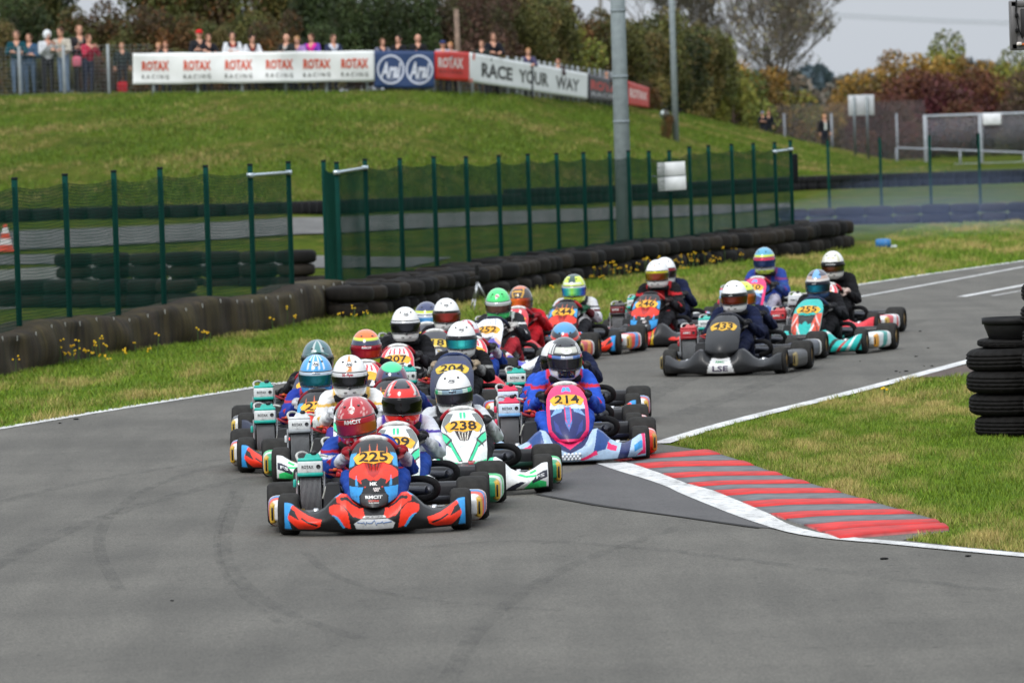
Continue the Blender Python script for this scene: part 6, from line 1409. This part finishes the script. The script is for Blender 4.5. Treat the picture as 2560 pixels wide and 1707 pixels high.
KARTS = [
 # key, px, py, yaw, livery, number, label
 ('a', 940, 1331, 0, 'red', '225', 'leading red, blue and black kart with number 225 and a teal radiator cover', dict(txt=RW, btxt=[('KRAFT MOTORSPORT', 0, .615, .11, .012, '3a3a3c')], sub=None)),
 ('b', 996, 1286, 0, 'green', '209', 'white and green kart with number 209 directly behind the leader', dict(txt=GT, btxt=[])),
 ('c', 1163, 1237, -2, 'green', '238', 'white and green kart with number 238 and a dark carbon lower nose', dict(txt=[('MD', .0, .075, .07, .03, 'c8505c')] + GT, btxt=[('MD', 0, .82, .09, .03, 'd85a68'), ('POWER', 0, .6, .12, .022, 'd85a68'), ('FS', .9, .55, .06, .03, 'e4e6e6'), ('FS', -.9, .55, .06, .03, 'e4e6e6')])),
 ('d', 893, 1204, 0, 'green', None, 'white and green kart hidden behind the crimson helmet, its left front wheel showing', dict(txt=GT, btxt=[('FS', .9, .55, .06, .03, 'e4e6e6'), ('FS', -.9, .55, .06, .03, 'e4e6e6')])),
 ('e', 799, 1176, 1, 'red', '221', 'red, blue and black kart at the left edge of the pack, number partly covered', dict(txt=RW, wheelcol=('2a2a2c', '8a1f2c'))),
 ('f', 985, 1140, 0, 'red', '253', 'dark kart almost hidden behind the red and black helmet', dict(txt=RW, wheelcol=('2a2a2c', '8a1f2c'))),
 ('g', 785, 1108, 1, 'navy', None, 'kart hidden behind the left kart, only wheel and radiator showing', dict()),
 ('h', 915, 1083, 2, 'redwhite', None, 'kart hidden under the driver with the orange helmet', dict()),
 ('i', 997, 1032, 2, 'redwhite', '207', 'red and white kart with number 207', dict(txt=[('MAX', 0, .2, .08, .03, 'c8303a')])),
 ('j', 1136, 1062, 3, 'navy', '204', 'navy kart with yellow number plate 204', dict(plate='d8b840', style=1.12, wheelcol=('24345c', '24345c'), sub='RACING')),
 ('k', 1088, 984, 4, 'blackyellow', '218', 'black and yellow kart with number 218', dict(plate='d8b840', style=1.15, sub='RACING')),
 ('l', 1068, 961, 4, 'blackyellow', '2', 'black and yellow kart almost hidden behind kart 218', dict(plate='d8b840')),
 ('m', 1182, 1008, 4, 'redwhite', None, 'kart hidden behind the driver of kart 204', dict()),
 ('n', 1226, 944, 12, 'whiteblue', '252', 'white and violet kart with number 252', dict(wheelcol=('23283c', '23283c'))),
 ('o', 1290, 912, 10, 'allred', None, 'all red kart behind the green helmeted driver', dict(wheelcol=('d8d8d4', 'a01f2c'), plate='e8a83a')),
 ('p', 1414, 891, 10, 'red', '244', 'red and blue kart with number 244', dict(txt=RW, wheelcol=('2a2a2c', 'b02a2c'))),
 ('q', 1622, 868, 12, 'redblack', '246', 'red and blue kart with number 246 and a broad red and black bumper', dict(txt=RW, wheelcol=('2a2a2c', 'b02a2c'), cover_txt='DUFTEX')),
 ('r', 1662, 848, 12, 'navy', None, 'kart hidden behind number 246', dict()),
 ('s', 1815, 938, 10, 'black', '433', 'plain black kart with number 433 and a white card reading LSE', dict(plate='d8a93a', style=1.02, txt=[], btxt=[('LSE', 0, .32, .15, .072, '4a3f5c'), ('AMC', -.01, .78, .09, .028, '4a9a6c')], cover_txt='AMC', wheelcol=('2a2c34', '2a2c34'))),
 ('t', 1852, 911, 12, 'navy', None, 'kart hidden behind black kart 433', dict()),
 ('u', 1888, 820, 14, 'pink', '210', 'pink and blue kart with number 210 at the back', dict(txt=[])),
 ('v', 2027, 888, 14, 'teal', '255', 'teal and orange striped kart with number 255', dict(wheelcol=('24304c', '24304c'), cover_txt='RMC')),
 ('w', 2066, 842, 13, 'redwhite', None, 'last kart at the right, pale red nose behind the teal kart', dict(cover_txt='RMC')),
 ('x', 1421, 1159, -2, 'pink', '214', 'pink and blue kart with number 214 touching the kerb', dict(txt=[])),
 ('y', 1412, 1122, -2, 'pink', None, 'kart tucked right behind kart 214', dict()),
 ('z', 1420, 1068, 0, 'red', None, 'second kart behind 214, its right wheels showing', dict()),
]
KT = {}
for (k, px, py, yaw, liv, num, lab, kw) in KARTS: KT[k] = kart(lab, px, py, yaw, liv, num, **kw)
DRV = [
 ('a', 889, 992, 'crimson', 'bluered', '8a1c26', -8, 8, -6, 'driver of kart 225 in a crimson helmet with thin white lines'),
 ('b', 1003, 948, 'redblack', 'whitepurple', '1e1e22', 2, 3, 0, 'driver of kart 209 in a bright red and black helmet'),
 ('c', 1133, 926, 'greenwhite', 'whiteblack', '2a2a2c', -6, 5, -3, 'driver of kart 238 in a white helmet with a green visor strip'),
 ('d', 873, 888, 'orangestripe', 'yellowpurple', 'c9ccd0', 0, 3, 0, 'driver in a white helmet with an orange centre stripe'),
 ('e', 789, 887, 'skyblue', 'bluewhite', 'b8b8bc', 2, 4, 0, 'driver in a sky blue helmet with white stripes'),
 ('f', 978, 905, 'navygreen', 'purpleblue', '232326', 4, 22, 0, 'driver in a navy helmet with a bright green crown, bent forward'),
 ('g', 792, 850, 'tealsilver', 'black', '232326', 4, 14, 0, 'driver in a teal and silver peaked helmet behind the sky blue one'),
 ('h', 914, 824, 'orange', 'blackgreen', '232326', 8, 6, 0, 'driver in an orange helmet with a neon yellow chin'),
 ('i', 1012, 768, 'whitedark', 'black', '2a2a2c', 6, 2, 0, 'driver of kart 207 in a plain white helmet with a black visor'),
 ('j', 1152, 804, 'whiteteal', 'blackgreen', '9a8a74', 4, 4, 0, 'driver of kart 204 in a white helmet with a teal mirrored visor'),
 ('k', 1115, 746, 'whitered', 'black', '2a2a2c', 4, 2, 0, 'driver of kart 218 in a white helmet with a red gold visor'),
 ('l', 1066, 755, 'navyyellow', 'navy', '2a2a2c', 4, 4, 0, 'driver in a navy helmet with a neon yellow band'),
 ('m', 1166, 800, 'redblue', 'bluered', '2a2a2c', 8, 4, 0, 'driver in a red, white and blue helmet peeping out behind the teal visor'),
 ('n', 1244, 721, 'green', 'redstripe', 'b8b4b0', 8, 8, 0, 'driver of kart 252 in a bright green helmet with an open visor'),
 ('o', 1300, 715, 'gold', 'red', '8a1c26', -4, 4, 0, 'driver in red overalls and a black and gold helmet'),
 ('p', 1434, 686, 'lime', 'greywhite', '1e4a34', 0, 4, 0, 'driver of kart 244 in a lime and dark green helmet with a rainbow visor'),
 ('q', 1642, 650, 'whitegold', 'blackred', '2a1c1e', -2, 2, 0, 'driver of kart 246 in a white helmet with one orange dot'),
 ('r', 1660, 644, 'whiteblack', 'navy', '2a2a2c', 10, 2, 0, 'driver behind number 246 in a white helmet with a dark visor'),
 ('s', 1835, 702, 'plainwhite', 'navy', '1c1c20', -4, 4, 0, 'driver of black kart 433 in a plain white helmet and navy suit'),
 ('t', 1856, 704, 'neon', 'navy', '1c1c20', 6, 4, 0, 'driver in a neon yellow helmet hidden behind kart 433'),
 ('u', 1910, 619, 'bluepink', 'purpleblue', '2a2a2c', -2, 4, 0, 'driver of kart 210 in a light blue helmet with a neon band'),
 ('v', 2043, 674, 'bluebrown', 'black', '232326', -2, 6, 0, 'driver of teal kart 255 in a blue and brown helmet with a dark visor'),
 ('w', 2081, 628, 'ghost', 'blackwhite', 'b8a49a', 0, 4, 0, 'driver of the last kart in a cream white helmet with a black visor band'),
 ('x', 1410, 843, 'blacksilver', 'royal', '1f1f24', 4, 8, 0, 'driver of kart 214 in a black and silver helmet and royal blue suit'),
 ('y', 1390, 851, 'whitenavy', 'royal', '1f1f24', 10, 4, 0, 'driver in a white and navy helmet directly behind the driver of kart 214'),
 ('z', 1411, 806, 'bluered', 'navy', '232326', 0, 22, 0, 'driver in a blue topped helmet with a red patch, bent forward'),
]
for (k, hx_, ht, hel, suit, gl, laz, tl, rl, lab) in DRV: driver(lab, KT[k], hx_, ht, hel, suit, gl, laz, tl, rl)
# ================================================================ EXHAUST SMOKE
sm_ = bpy.data.materials.new('exhaust_smoke'); sm_.use_nodes = True; n_ = sm_.node_tree.nodes; n_.remove(n_['Principled BSDF'])
pv_ = n_.new('ShaderNodeVolumePrincipled'); pv_.inputs['Color'].default_value = (.52, .64, 1.0, 1); pv_.inputs['Density'].default_value = .0075; pv_.inputs['Anisotropy'].default_value = .2
sm_.node_tree.links.new(pv_.outputs[0], n_['Material Output'].inputs['Volume'])
for (px, py, d, r) in [(2150, 560, 136, (4.0, 6, .5)), (2560, 525, 148, (5.0, 7, .85)), (1820, 590, 129, (2.4, 4.5, .42)), (2330, 500, 143, (2.2, 3.5, .7)), (2480, 560, 141, (2.6, 3, .5)), (2020, 575, 139, (2.0, 3, .42))]:
    q = Pd(px, py, d); mb = MB(); mb.ball((0, 0, 0), r, 28, 18)
    o = mb.build('smoke', sm_, None, (q.x, q.y, max(q.z, .30))); tag(o, 'thin bluish exhaust smoke drifting over the track', 'smoke', kind='stuff')
